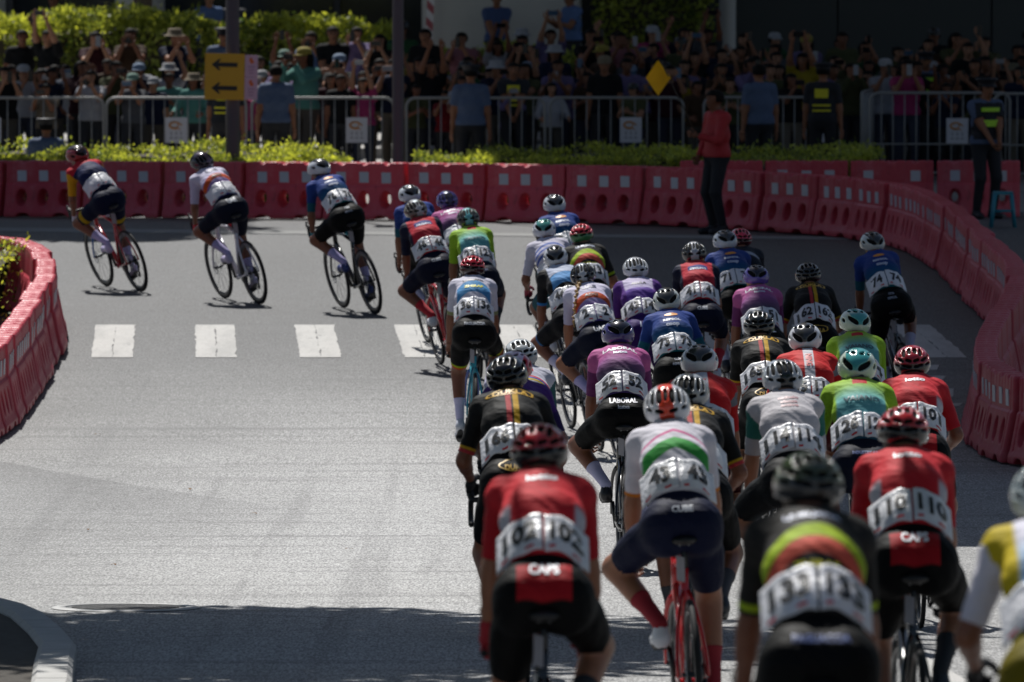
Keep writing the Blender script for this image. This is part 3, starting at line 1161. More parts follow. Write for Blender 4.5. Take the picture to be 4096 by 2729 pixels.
# blue plastic stool behind the right-hand barriers
st = bpy.data.objects.new('plastic_stool', None)
C.objects.link(st)
st.location = (6.0, 104.2, gz(104.2))
tag(st, 'small turquoise plastic stool behind the right-hand barriers', 'stool')
teal = plain('stool_plastic', hx_('#2b7f92'), .4)
mb = MB()
mb.box((0, 0, .42), (.24, .24, .035))
obj('seat', mb.build('seat', False), teal, st)
for sx in (-1, 1):
    for sy in (-1, 1):
        mb = MB()
        mb.tube([(sx * .10, sy * .10, .41), (sx * .145, sy * .145, 0)], [.026, .02], 6)
        obj('leg', mb.build('leg'), teal, st)
mb = MB()
for a, b in (((-.12, -.12), (.12, -.12)), ((-.12, .12), (.12, .12)), ((-.12, -.12), (-.12, .12)), ((.12, -.12), (.12, .12))):
    mb.tube([(a[0], a[1], .2), (b[0], b[1], .2)], .014, 5)
obj('stretcher', mb.build('stretcher'), teal, st)

# a few fallen leaves and stones on the tarmac
lm = plain('fallen_leaf', hx_('#6a4a22'), .8)
for i, (x, y) in enumerate(((-3.55, 73.0), (-3.45, 69.6), (-2.5, 66.1), (.3, 65.8), (-1.9, 62.5), (-3.0, 60.2), (3.1, 59.8), (-1.1, 57.6), (2.9, 56.0), (-2.6, 55.5))):
    mb = MB()
    g = np.random.default_rng(i)
    a = g.uniform(0, 6)
    q = np.array([(-.035, 0, .002), (-.012, .014, .012), (.02, .012, .014), (.038, 0, .004), (.02, -.012, .012), (-.012, -.013, .01)])
    mb.add(q, [(0, 1, 5), (1, 2, 4, 5), (2, 3, 4)])
    o = obj('fallen_leaf', mb.build('fallen_leaf', False), lm)
    o.location = (x, y, gz(y) + .008)
    o.rotation_euler = (0, 0, a)
    tag(o, 'dry brown leaf lying on the tarmac, %s of the scattered ones from the far end' % ORD[i], 'leaf', 'dry leaves on the tarmac')

# ------------------------------------------------------------------ lettering: flat glyph outlines, cut fine so that they can be laid on cloth
def bake_texts(strings):
    obs = []
    for s in strings:
        cu = bpy.data.curves.new('glyphs', 'FONT')
        cu.body = s
        cu.size = 1.0
        cu.align_x, cu.align_y = 'CENTER', 'CENTER'
        cu.resolution_u = 2
        cu.offset = .04
        o = bpy.data.objects.new('glyphs', cu)
        C.objects.link(o)
        obs.append((s, o, cu))
    dg = bpy.context.evaluated_depsgraph_get()
    out = {}
    for s, o, cu in obs:
        me = bpy.data.meshes.new_from_object(o.evaluated_get(dg))
        bm = bmesh.new()
        bm.from_mesh(me)
        bmesh.ops.triangulate(bm, faces=bm.faces[:])
        for _ in range(3):
            es = [e for e in bm.edges if e.calc_length() > .3]
            if not es:
                break
            bmesh.ops.subdivide_edges(bm, edges=es, cuts=1)
            bmesh.ops.triangulate(bm, faces=bm.faces[:])
        bm.verts.index_update()
        V = np.array([v.co[:2] for v in bm.verts])
        F = [[v.index for v in f.verts] for f in bm.faces]
        bm.free()
        V -= (V.max(0) + V.min(0)) / 2
        V /= max(1e-6, V[:, 1].max() - V[:, 1].min())      # cap height 1
        out[s] = (V, F)
        bpy.data.meshes.remove(me)
    for s, o, cu in obs:
        bpy.data.objects.remove(o)
        bpy.data.curves.remove(cu)
    return out


# ------------------------------------------------------------------ cyclist bodies
# local frame of a rider and of a bicycle: +Y forward, +X right, origin on the ground below the bottom bracket
BB_Z, CRANK, HEM = .27, .17, .105


def pedal(theta, side):
    th = R(theta + (0 if side < 0 else 180))
    return np.array([side * .115, CRANK * math.sin(th), BB_Z + CRANK * math.cos(th)])


def rider_skeleton(p):
    J = {}
    a = R(p['torso'])
    hip = np.array([0, -.175, 1.0])
    J['hip'] = hip
    e = np.array([0, math.cos(a), math.sin(a)])
    J['e'] = e
    J['n'] = np.array([0, -e[2], e[1]])
    c7 = hip + .585 * e
    J['c7'] = c7
    J['head'] = c7 + np.array([0, .115, .072])
    J['hyaw'], J['hpitch'] = p.get('hyaw', 0), p.get('hpitch', 3)
    for s, k in ((-1, 'L'), (1, 'R')):
        pd = pedal(p['crank'], s)
        fp = R(-14 + 16 * ((pd[2] - BB_Z) / CRANK) + p.get('heel', 0))      # toe-down at the bottom
        J['fp' + k] = fp
        J['ped' + k] = pd
        c_, s_ = math.cos(fp), math.sin(fp)
        ank = pd + np.array([0, -.105 * c_ - .105 * s_, .105 * c_ - .105 * s_ + .012])
        hp = np.array([s * .088, -.155, .985])
        fl = p.get('flare' + k, .06)
        kn, ank = ik(hp, ank, .415, .405, (s * fl * 4, 1, .25))
        J['hip' + k], J['kn' + k], J['an' + k] = hp, kn, ank
        sh = c7 + np.array([s * .146, .015, -.06])
        hd = np.array([s * .20, .43, .835]) if p['hands'] == 'drops' else np.array([s * .20, .455, .985])
        el, wr = ik(sh, hd, .275, .245, (s * .45, -.8, -.2) if p['hands'] == 'drops' else (s * .45, -.4, -.8))
        J['sh' + k], J['el' + k], J['wr' + k] = sh, el, wr
    return J


def rider_prims(J):
    P = []
    hip, e, n, c7 = J['hip'], J['e'], J['n'], J['c7']

    def sp(t, b=0.0):
        return hip + e * (.585 * t) + n * (.078 * math.sin(math.pi * t ** .85) - .05 + b)
    P.append(Prim('pelvis', hip + np.array([-.058, .01, .005]), hip + np.array([.058, .01, .005]), .100, .100, k=.045))
    for s in (-1, 1):
        P.append(Prim('pelvis', (s * .068, -.205, 1.0), (s * .080, -.185, .94), .090, .090, k=.045))
    P.append(Prim('torso', sp(.02), sp(.30), .102, .093, xs=1.32, k=.045))
    P.append(Prim('torso', sp(.30), sp(.62), .093, .106, xs=1.30, k=.04))
    P.append(Prim('torso', sp(.62), sp(.86), .106, .094, xs=1.38, k=.04))
    P.append(Prim('torso', J['shL'] + np.array([.03, -.005, .0]), J['shR'] + np.array([-.03, -.005, .0]), .072, .072, k=.05))
    P.append(Prim('torso', sp(.8, .03), c7 + np.array([0, .0, -.015]), .075, .062, xs=1.3, k=.05))
    P.append(Prim('neck', c7 + np.array([0, .0, 0]), J['head'] + np.array([0, -.02, -.04]), .056, .052, k=.03))
    for s, k in ((-1, 'L'), (1, 'R')):
        P.append(Prim('thigh' + k, J['hip' + k], J['kn' + k], .090, .058, k=.045))
        m = J['hip' + k] * .6 + J['kn' + k] * .4
        P.append(Prim('thigh' + k, m, m + (J['kn' + k] - J['hip' + k]) * .25, .083, .070, k=.035))
        d = J['an' + k] - J['kn' + k]
        bk = np.array([0, -1.0, 0]) - d * (-d[1] / (d @ d))
        P.append(Prim('shank' + k, J['kn' + k], J['an' + k], .052, .033, k=.03))
        P.append(Prim('calf' + k, J['kn' + k] + d * .14 + bk * .012, J['kn' + k] + d * .52 + bk * .016, .049, .042, k=.035))
        fd = np.array([0, math.cos(J['fp' + k]), math.sin(J['fp' + k])])
        P.append(Prim('foot' + k, J['an' + k] + np.array([0, -.015, -.05]), J['ped' + k] + fd * .05 + np.array([0, 0, .035]), .032, .026, k=.03))
        P.append(Prim('uarm' + k, J['sh' + k], J['el' + k], .050, .036, k=.04))
        P.append(Prim('farm' + k, J['el' + k], J['wr' + k], .036, .0245, k=.025))
        u = J['wr' + k] - J['el' + k]
        P.append(Prim('farm' + k, J['el' + k] + u * .12, J['el' + k] + u * .4, .038, .034, k=.02))
    # head: skull, face, jaw, nose, ears
    Mh = head_matrix(J)

    def h(v):
        return J['head'] + Mh @ np.array(v)
    P.append(Prim('head', h((0, -.022, .022)), h((0, .022, .026)), .082, .078, k=.02))
    P.append(Prim('head', h((0, .045, -.03)), h((0, .05, -.065)), .052, .04, k=.03))
    P.append(Prim('head', h((0, .098, .0)), h((0, .108, -.028)), .010, .014, k=.012))
    for s in (-1, 1):
        P.append(Prim('head', h((s * .078, -.008, -.004)), h((s * .084, -.014, .022)), .012, .015, k=.008))
    return P


def head_matrix(J):
    return np.array((Matrix.Rotation(R(J['hyaw']), 3, 'Z') @ Matrix.Rotation(R(J['hpitch']), 3, 'X')))


def rider_region(J):
    hip, e = J['hip'], J['e']

    def f(nm, t, c):
        if nm in ('torso', 'pelvis'):
            v = (c - hip) @ e
            if v > HEM:
                return 'jersey'
            return 'both' if v > .07 and nm == 'torso' else 'shorts'
        k = nm[-1]
        if nm.startswith('uarm'):
            tt = (c - J['sh' + k]) @ (J['el' + k] - J['sh' + k]) / .275 ** 2
            return 'jersey' if tt < .86 else 'skin'
        if nm.startswith('thigh'):
            tt = (c - J['hip' + k]) @ (J['kn' + k] - J['hip' + k]) / .415 ** 2
            return 'shorts' if tt < .80 else 'skin'
        if nm.startswith('shank') or nm.startswith('calf'):
            tt = (c - J['kn' + k]) @ (J['an' + k] - J['kn' + k]) / .405 ** 2
            return 'sock' + k if tt > .56 else 'skin'
        if nm.startswith('foot'):
            return 'sock' + k
        return 'skin'
    return f


class Pose:
    """one sculpted rider: skin plus garments cut from it; several riders share it"""

    def __init__(s, p, h=.0125):
        s.p = p
        J = s.J = rider_skeleton(p)
        pr = rider_prims(J)
        V, Q = polygonise(pr, h, it=2)
        hems = [(('torso', 'pelvis'), J['hip'] + J['e'] * HEM, J['e'])]
        for k in 'LR':
            hems.append((('uarm' + k,), J['sh' + k] + (J['el' + k] - J['sh' + k]) * .86, J['el' + k] - J['sh' + k]))
            hems.append((('thigh' + k,), J['hip' + k] + (J['kn' + k] - J['hip' + k]) * .80, J['kn' + k] - J['hip' + k]))
            hems.append((('shank' + k, 'calf' + k), J['kn' + k] + (J['an' + k] - J['kn' + k]) * .56, J['an' + k] - J['kn' + k]))
        V, N, F, reg = dress(pr, V, Q, hems, rider_region(J))
        hv, hf = [V], list(F)
        n = len(V)
        s.gloves = {}
        for sd_, k in ((-1, 'L'), (1, 'R')):
            fw = np.array([0, .62, -.78]) if p['hands'] == 'drops' else np.array([0, .93, -.37])
            up = np.array([sd_ * 1.0, .25, .35])
            a, q = place_hand(HAND[1.05], J['wr' + k] + fw * .01, fw, up, sd_ > 0)
            hv.append(a)
            hf += (q + n).tolist()
            n += len(a)
            a, q = place_hand(GLOVE, J['wr' + k] + fw * .01, fw, up, sd_ > 0)
            s.gloves[k] = mesh('glove', a, q)
        s.body = mesh('cyclist_body', np.concatenate(hv), hf)

        def wr(P):
            return .0055 + .0022 * np.sin(P[:, 0] * 47 + P[:, 2] * 31) * np.sin(P[:, 2] * 39 - P[:, 1] * 23)
        jv, jf = shell(V, N, F, reg, ('jersey',), wr)
        s.jv, s.jf = jv, jf
        s.jersey = mesh('jersey', jv, jf)
        s.kit(s.jersey, jv, pr)
        sv, sf = shell(V, N, F, reg, ('shorts', 'both'), .003)
        s.shorts = mesh('shorts', sv, sf)
        s.kit(s.shorts, sv, pr)
        s.socks = {k: mesh('sock', *shell(V, N, F, reg, ('sock' + k,), .003)) for k in 'LR'}
        s.bvh = BVHTree.FromPolygons([Vector(v) for v in jv], jf)
        s.bvs = BVHTree.FromPolygons([Vector(v) for v in sv], sf)
        s.headM = Matrix.Translation(Vector(J['head'])) @ Matrix(head_matrix(J)).to_4x4()
        s.shoeM = {}
        for sd_, k in ((-1, 'L'), (1, 'R')):
            s.shoeM[k] = Matrix.Translation(Vector(J['ped' + k]) + Vector((0, 0, .012))) @ Matrix.Rotation(J['fp' + k], 4, 'X')
        s.bibs = {}

    def kit(s, me, V, pr):
        J = s.J
        w, t = nearest(pr, V)
        K = np.zeros((len(V), 3))
        K[:, 0] = V[:, 0]
        K[:, 1] = ((V - J['hip']) @ J['e'] - HEM) / (.585 - HEM)
        for i, p in enumerate(pr):
            if p.name.startswith('uarm'):
                m = w == i
                K[m, 2] = t[m] / .86
            if p.name.startswith('thigh'):
                k = p.name[-1]
                m = w == i
                K[m, 2] = np.clip((V[m] - J['hip' + k]) @ (J['kn' + k] - J['hip' + k]) / .415 ** 2 / .8, 0, 1)
        at = me.attributes.new('kit', 'FLOAT_VECTOR', 'POINT')
        at.data.foreach_set('vector', K.ravel())

    def on_back(s, u, v, off):
        """lay points (u across, v metres up the spine from the hip) on the jersey"""
        J = s.J
        e, n, hip = Vector(J['e']), Vector(J['n']), Vector(J['hip'])
        out = []
        cache = {}
        for a, b, o in zip(u, v, off):
            key = round(b, 3)
            if key not in cache:
                hh = s.bvh.ray_cast(hip + e * key + n * .5, -n)
                cache[key] = hh[3] if hh[0] else .45
            hh = s.bvh.ray_cast(hip + e * b + n * .5 + Vector((a, 0, 0)), -n)
            d = hh[3] if hh[0] else 9.0
            d = min(d, cache[key] + .012 + 4.2 * a * a)
            out.append(hip + e * b + n * (.5 - d + o) + Vector((a, 0, 0)))
        return np.array(out)

    def on_seat(s, u, z, off):
        out = []
        for a, b in zip(u, z):
            hh = s.bvs.ray_cast(Vector((a, -.8, b)), Vector((0, 1, 0)))
            d = hh[3] if hh[0] else .5
            out.append((a, -.8 + d - off, b))
        return np.array(out)


def crumple(u, v, seed):
    g = np.random.default_rng(seed)
    f = np.zeros(len(u))
    for i in range(6):
        a = g.uniform(0, math.pi)
        w = g.uniform(35, 110)
        f += (1 - np.abs(np.sin((u * math.cos(a) + v * math.sin(a)) * w + g.uniform(0, 6)))) ** 3 * g.uniform(.0008, .0030)
    return f


BIB_V0, BIB_V1 = .110, .275


def bib_mesh(P, side, seed):
    key = (side, seed % 4)
    if key not in P.bibs:
        nu, nv = 19, 17
        g = np.random.default_rng(seed)
        uu, vv = np.meshgrid(np.linspace(0, 1, nu), np.linspace(0, 1, nv))
        u0, u1 = (-.168, -.004) if side < 0 else (.004, .168)
        tilt = g.uniform(-.07, .07)
        u = u0 + (u1 - u0) * uu
        v = BIB_V0 + (BIB_V1 - BIB_V0) * vv + tilt * (u - (u0 + u1) / 2) + .005 * np.sin(u * 60 + seed)
        u, v = u.ravel(), v.ravel()
        c = crumple(u, v, seed % 4)
        A = P.on_back(u, v, .008 + c)
        B = P.on_back(u, v, np.full(len(u), .0045))
        F = []
        n = nu * nv
        for j in range(nv - 1):
            for i in range(nu - 1):
                a = j * nu + i
                F.append((a, a + 1, a + nu + 1, a + nu))
        ed = [(i, i + 1) for i in range(nu - 1)] + [((j + 1) * nu - 1, (j + 2) * nu - 1) for j in range(nv - 1)] + \
             [(n - 1 - i, n - 2 - i) for i in range(nu - 1)] + [((nv - 1 - j) * nu, (nv - 2 - j) * nu) for j in range(nv - 1)]
        for a, b in ed:
            F.append((b, a, n + a, n + b))
        P.bibs[key] = (mesh('race_number', np.concatenate([A, B]), F), A.reshape(nv, nu, 3))
    return P.bibs[key]


def print_on_bib(P, side, txt, G):
    """figures laid on the crumpled paper itself"""
    V, F = TEXT[txt]
    nv, nu, _ = G.shape
    wd = V[:, 0].max() - V[:, 0].min()
    sx = min(.44, .90 / wd)
    a = np.clip(.5 + V[:, 0] * sx, .02, .98) * (nu - 1)
    b = np.clip(.53 + V[:, 1] * .60, .02, .98) * (nv - 1)
    i, j = np.minimum(a.astype(int), nu - 2), np.minimum(b.astype(int), nv - 2)
    fa, fb = (a - i)[:, None], (b - j)[:, None]
    Q = G[j, i] * (1 - fa) * (1 - fb) + G[j, i + 1] * fa * (1 - fb) + G[j + 1, i] * (1 - fa) * fb + G[j + 1, i + 1] * fa * fb
    return mesh('number_print', Q + P.J['n'] * .003 + np.array([0, -.0015, 0]), F, False)


def print_on_back(P, txt, v, size, u0=0.0, slant=0.0, rot=0.0):
    V, F = TEXT[txt]
    X, Y = V[:, 0] * size, V[:, 1] * size
    if rot:
        X, Y = X * math.cos(rot) - Y * math.sin(rot), X * math.sin(rot) + Y * math.cos(rot)
    u = X + slant * Y + u0
    vv = Y + v
    lim = max(1.0, np.abs(u).max() / .155)
    return mesh('lettering', P.on_back(u / lim, vv, np.full(len(u), .003)), F, False)


def print_on_seat(P, txt, z, size, u0=0.0):
    V, F = TEXT[txt]
    return mesh('lettering', P.on_seat(V[:, 0] * size + u0, V[:, 1] * size + z, .004), F, False)


def bib_mark(P, a0, a1, b0, b1, G):
    nv, nu, _ = G.shape
    n = 5
    Q = []
    for b in (b0, b1):
        for a in np.linspace(a0, a1, n):
            x, y = a * (nu - 1), b * (nv - 1)
            i, j = int(min(x, nu - 2)), int(min(y, nv - 2))
            fx, fy = x - i, y - j
            Q.append(G[j, i] * (1 - fx) * (1 - fy) + G[j, i + 1] * fx * (1 - fy) + G[j + 1, i] * (1 - fx) * fy + G[j + 1, i + 1] * fx * fy)
    return mesh('sponsor_mark', np.array(Q) + P.J['n'] * .003 + np.array([0, -.001, 0]), [(i, i + 1, n + i + 1, n + i) for i in range(n - 1)], False)


# ------------------------------------------------------------------ helmets
VENTS = {   # lateral angle, height angle, half sizes, rise with lateral angle
    'aero': [(.46, .38, .33, .17, .50), (.22, 1.06, .12, .10, .2), (1.18, .30, .17, .11, .2), (.66, .98, .15, .07, .1)],
    'vented': [(.0, .86, .075, .34, 0), (.27, .78, .105, .36, 0), (.60, .70, .11, .34, 0), (.95, .58, .11, .28, 0), (.30, .14, .20, .075, .1), (.82, .18, .18, .075, .1)],
    'slots': [(.15, 1.0, .09, .22, 0), (.46, .84, .11, .24, .3), (.20, .44, .17, .085, .2), (.66, .44, .22, .085, .25), (1.08, .52, .16, .14, .3), (.32, .14, .26, .055, .15), (.92, .16, .22, .055, .15)],
}


def make_helmet(kind):
    def cut(X, Y, Z, D):
        q = np.sqrt((X / .094) ** 2 + ((Y + .008) / .124) ** 2 + ((Z - .03) / .092) ** 2)
        D = np.maximum(D, (1 - q) * .09)                                     # hollow
        brim = Z + .012 + .16 * np.maximum(-Y - .02, 0) - .25 * np.maximum(Y - .04, 0)
        D = np.maximum(D, -brim)
        for flip in (1, -1):
            el = np.arctan2((Z - .02) / .104, np.sqrt((X / .107) ** 2 + (Y / .136) ** 2) + 1e-6)
            az = np.arctan2(np.abs(X) / .107, -flip * Y / .136)
            la = az * np.cos(el)
            for a0, e0, da, de, ri in VENTS[kind]:
                if flip < 0 and e0 < .35:
                    continue
                e = (np.abs((la - a0) / da) ** 3 + np.abs((el - e0 - ri * (la - a0)) / de) ** 3) ** (1 / 3)
                D = np.maximum(D, (1 - e) * .02)
        return D
    pr = [Prim('h', (0, -.01, .03), (0, .0, .03), .1, .1, xs=1.07, ys=1.36, zs=1.04, k=0)]
    V, Q = polygonise(pr, .0058, cut, it=1)
    return mesh('helmet', V, Q)


def make_liner():
    pr = [Prim('h', (0, -.008, .03), (0, .0, .03), .095, .095, xs=1.0, ys=1.3, zs=.97, k=0)]
    V, Q = polygonise(pr, .012, lambda X, Y, Z, D: np.maximum(D, -(Z + .008)), it=1)
    return mesh('helmet_liner', V, Q)


def make_hair(kind):
    pr = [Prim('h', (0, -.045, -.02), (0, -.045, -.07), .082, .066, k=.02)]
    if kind == 'bun':
        pr.append(Prim('h', (0, -.115, -.06), (0, -.13, -.075), .03, .028, k=.012))
    if kind == 'pony':
        pts = [(0, -.10, -.045), (.01, -.145, -.075), (.012, -.16, -.12), (.0, -.165, -.17), (-.01, -.17, -.21)]
        for i in range(4):
            pr.append(Prim('h', pts[i], pts[i + 1], .026 - .003 * i, .024 - .004 * i, k=.012))
    if kind in ('braid', 'braid_right'):
        sx = -1 if kind == 'braid' else 1
        pts = [np.array([sx * (.02 + .12 * t), -.10 - .40 * t, .0 - .275 * t ** 1.55]) for t in np.linspace(0, 1, 16)]
        for i, q in enumerate(pts):
            s = 1 if i % 2 else -1
            pr.append(Prim('h', q + np.array([s * .008, 0, .006]), q + np.array([-s * .006, 0, -.010]), .019 - .0006 * i, .015 - .0005 * i, k=.004))
        pr.append(Prim('h', pts[-1], pts[-1] + np.array([0, -.03, -.05]), .012, .006, k=.008))
    V, Q = polygonise(pr, .008, it=1)
    return mesh('hair', V, Q)


def make_shoe():
    pr = [Prim('s', (0, -.12, .04), (0, .02, .026), .036, .035, k=.03), Prim('s', (0, .02, .022), (0, .075, .014), .040, .028, k=.03),
          Prim('s', (0, -.115, .03), (0, -.11, .085), .034, .034, k=.03)]
    V, Q = polygonise(pr, .009, lambda X, Y, Z, D: np.maximum(np.maximum(D, -(Z + .004)), np.where(np.sqrt(X ** 2 + (Y + .112) ** 2) < .026, Z - .10, D)), it=1)
    up = mesh('shoe', V, Q)
    mb = MB()
    n = 18
    ring = []
    for i in range(n):
        a = 2 * math.pi * i / n
        y = math.cos(a) * .118 - .022
        w = (.039 if y > -.02 else .034) - .006 * (abs(y + .06) < .04)
        ring.append((w * math.sin(a), y))
    V = [(x, y, 0.004) for x, y in ring] + [(x * .95, y * .98, -.010) for x, y in ring]
    F = [list(range(n))[::-1], list(range(n, 2 * n))] + [[i, (i + 1) % n, n + (i + 1) % n, n + i] for i in range(n)]
    mb.add(V, F)
    mb.box((0, .0, -.014), (.05, .06, .012))
    return up, mb.build('sole', False)


# ------------------------------------------------------------------ road bicycle parts
def bez(pts, n=12):
    P = np.array(pts, float)
    t = np.linspace(0, 1, n)[:, None]
    k = len(P) - 1
    return sum(math.comb(k, i) * (1 - t) ** (k - i) * t ** i * P[i] for i in range(k + 1))


REAR, FRONT, WR = np.array([0, -.405, .335]), np.array([0, .575, .335]), .3365


def bike_parts():
    m = {}
    st, ht0, ht1 = np.array([0, -.185, .80]), np.array([0, .375, .70]), np.array([0, .345, .835])
    bb = np.array([0, 0, BB_Z])
    f = MB()
    f.tube([bb, bb + (st - bb) * .5, st], [.021, .019, .018], 10, squash=.8)
    f.tube([bb, (bb + ht0) / 2, ht0], [.029, .027, .025], 10, squash=.85)
    f.tube([st + np.array([0, .01, -.06]), (st + ht1) / 2 + np.array([0, 0, -.02]), ht1 + np.array([0, 0, -.03])], [.016, .018, .021], 10)
    f.tube([ht0 - np.array([0, -.01, .04]), ht1], [.025, .022], 10)
    f.tube([bb - np.array([.038, 0, 0]), bb + np.array([.038, 0, 0])], [.027, .027], 12)
    for s in (-1, 1):
        f.tube(bez([bb + np.array([s * .02, -.02, -.005]), bb + np.array([s * .05, -.15, .0]), REAR + np.array([s * .07, .08, -.01]), REAR + np.array([s * .068, 0, 0])], 8), [.014, .012, .011, .011, .010, .010, .009, .009], 7)
        f.tube(bez([st + np.array([s * .012, -.012, -.10]), st + np.array([s * .05, -.08, -.2]), REAR + np.array([s * .067, .05, .1]), REAR + np.array([s * .068, 0, 0])], 8), [.009] * 8, 7)
    m['frame'] = f.build('frame')
    f = MB()
    f.tube([ht0 - np.array([0, -.01, .03]), ht0 + np.array([0, .03, -.07])], [.026, .024], 10)
    for s in (-1, 1):
        f.tube(bez([ht0 + np.array([s * .015, .02, -.05]), ht0 + np.array([s * .06, .05, -.08]), FRONT + np.array([s * .055, -.05, .15]), FRONT + np.array([s * .054, 0, 0])], 9), [.017, .016, .015, .014, .013, .012, .011, .010, .010], 8, squash=.7)
    m['fork'] = f.build('fork')
    f = MB()
    f.tube([st - np.array([0, -.02, .04]), np.array([0, -.215, .90])], [.0155, .0155], 8, squash=.8)
    m['seatpost'] = f.build('seatpost')
    V, Q = polygonise([Prim('s', (0, -.265, .928), (0, -.23, .928), .056, .054, ys=1.0, zs=.36, k=.02), Prim('s', (0, -.23, .928), (0, .0, .928), .05, .017, zs=.42, k=.02)], .0085, it=1)
    m['saddle'] = mesh('saddle', V, Q)
    f = MB()
    for s in (-1, 1):
        f.tube(bez([(s * .02, -.28, .912), (s * .022, -.24, .895), (s * .022, -.17, .895), (s * .01, -.06, .915)], 7), .0042, 6)
    f.box((0, -.213, .903), (.05, .035, .016))
    m['saddle_rails'] = f.build('saddle_rails')
    f = MB()
    f.tube([ht1 + np.array([0, 0, .0]), ht1 + np.array([0, .0, .035])], .018, 8)
    f.tube([ht1 + np.array([0, 0, .025]), np.array([0, .445, .885])], [.017, .016], 8)
    m['stem'] = f.build('stem')
    f = MB()
    for s in (-1, 1):
        p = np.concatenate([bez([(0, .445, .885), (s * .12, .445, .888), (s * .19, .445, .888), (s * .2, .46, .888), (s * .2, .49, .885)], 9),
                            bez([(s * .2, .505, .883), (s * .2, .57, .875), (s * .203, .565, .775), (s * .205, .49, .755), (s * .207, .40, .765)], 11)])
        f.tube(p, .0145, 7)
    m['handlebar'] = f.build('handlebar')
    for s, k in ((-1, 'L'), (1, 'R')):
        V, Q = polygonise([Prim('h', (s * .2, .485, .90), (s * .2, .545, .915), .019, .017, k=.02), Prim('h', (s * .2, .545, .915), (s * .2, .56, .945), .017, .013, k=.02),
                           Prim('h', (s * .202, .565, .91), (s * .205, .55, .80), .007, .006, k=.01)], .006, it=1)
        m['hood' + k] = mesh('brake_hood', V, Q)
    # wheel at origin, axle along x
    f = MB()
    f.lathe([(WR + .0 - .0115 * (1 - math.cos(a)), .0135 * math.sin(a)) for a in np.linspace(0, 2 * math.pi, 11)[:-1]], 44, 'x', close=True)
    m['tyre'] = f.build('tyre')
    f = MB()
    f.lathe([(.318, .0105), (.318, -.0105), (.300, -.0135), (.283, -.010), (.272, -.004), (.272, .004), (.283, .010), (.300, .0135)], 44, 'x', close=True)
    m['rim'] = f.build('rim')
    f = MB()
    for i in range(20):
        a = 2 * math.pi * i / 20
        s = .022 if i % 2 else -.022
        b = a + (.35 if (i // 2) % 2 else -.35)
        f.tube([(s, .02 * math.cos(b), .02 * math.sin(b)), (0, .274 * math.cos(a), .274 * math.sin(a))], .0013, 4)
    m['spokes'] = f.build('spokes')
    f = MB()
    f.lathe([(.001, -.05), (.011, -.05), (.011, -.03), (.022, -.026), (.014, -.015), (.014, .015), (.022, .026), (.011, .03), (.011, .05), (.001, .05)], 14, 'x')
    m['hub'] = f.build('wheel')
    f = MB()
    f.lathe([(.058, -.034), (.07, -.034), (.07, -.032), (.058, -.032)], 26, 'x', close=True)
    for i in range(5):
        a = 2 * math.pi * i / 5
        f.tube([(-.033, .012 * math.cos(a), .012 * math.sin(a)), (-.033, .062 * math.cos(a + .3), .062 * math.sin(a + .3))], .003, 4)
    m['disc'] = f.build('brake_disc')
    f = MB()
    f.lathe([(.02, .022), (.052, .022), (.05, .03), (.035, .04), (.02, .045)], 22, 'x', tuple(REAR))
    m['cassette'] = f.build('cassette')
    f = MB()
    f.tube([REAR + np.array([.05, .0, -.02]), REAR + np.array([.052, .01, -.07]), REAR + np.array([.05, .03, -.10])], [.011, .012, .010], 7)
    f.lathe([(.022, -.003), (.022, .003)], 14, 'x', tuple(REAR + np.array([.045, .01, -.09])))
    f.lathe([(.001, -.004), (.024, -.004), (.024, .004), (.001, .004)], 14, 'x', tuple(REAR + np.array([.045, .045, -.17])))
    f.box(REAR + np.array([.05, .03, -.13]), (.004, .02, .09))
    m['derailleur'] = f.build('derailleur')
    f = MB()
    ch = [REAR + np.array([.043, 0, .045]), np.array([.043, -.02, BB_Z + .098]), np.array([.043, .098, BB_Z]), np.array([.043, 0, BB_Z - .098]), REAR + np.array([.045, .06, -.175]), REAR + np.array([.045, .02, -.09]), REAR + np.array([.043, .04, -.03])]
    f.tube(ch, .0045, 4, closed=True)
    m['chain'] = f.build('chain', False)
    f = MB()
    f.box((0, 0, 0), (.004, .055, .115))
    m['plate'] = f.build('number_plate', False)
    return m


def crank_meshes(theta):
    f = MB()
    f.lathe([(.062, .04), (.1, .04), (.1, .046), (.062, .046)], 30, 'x', (0, 0, BB_Z), close=True)
    for i in range(4):
        a = 2 * math.pi * i / 4 + .4
        f.tube([(.045, .01 * math.cos(a), BB_Z + .01 * math.sin(a)), (.043, .085 * math.cos(a), BB_Z + .085 * math.sin(a))], .009, 6)
    for s in (-1, 1):
        p = pedal(theta, s)
        f.tube([(s * .05, 0, BB_Z), (s * .062, p[1] * .5, (p[2] + BB_Z) / 2), (s * .07, p[1], p[2])], [.016, .013, .011], 8)
    out = [f.build('crankset')]
    for s in (-1, 1):
        p = pedal(theta, s)
        g = MB()
        g.tube([(s * .07, p[1], p[2]), (s * .145, p[1], p[2])], .008, 6)
        g.box((s * .112, p[1], p[2]), (.062, .06, .013))
        out.append(g.build('pedal'))
    return out

# ------------------------------------------------------------------ racing kit
def hx(s):
    c = [int(s[i:i + 2], 16) / 255 for i in (1, 3, 5)]
    return tuple(x / 12.92 if x <= .04045 else ((x + .055) / 1.055) ** 2.4 for x in c)


WHITE, BLACK = hx('#e6e4ea'), hx('#17181b')


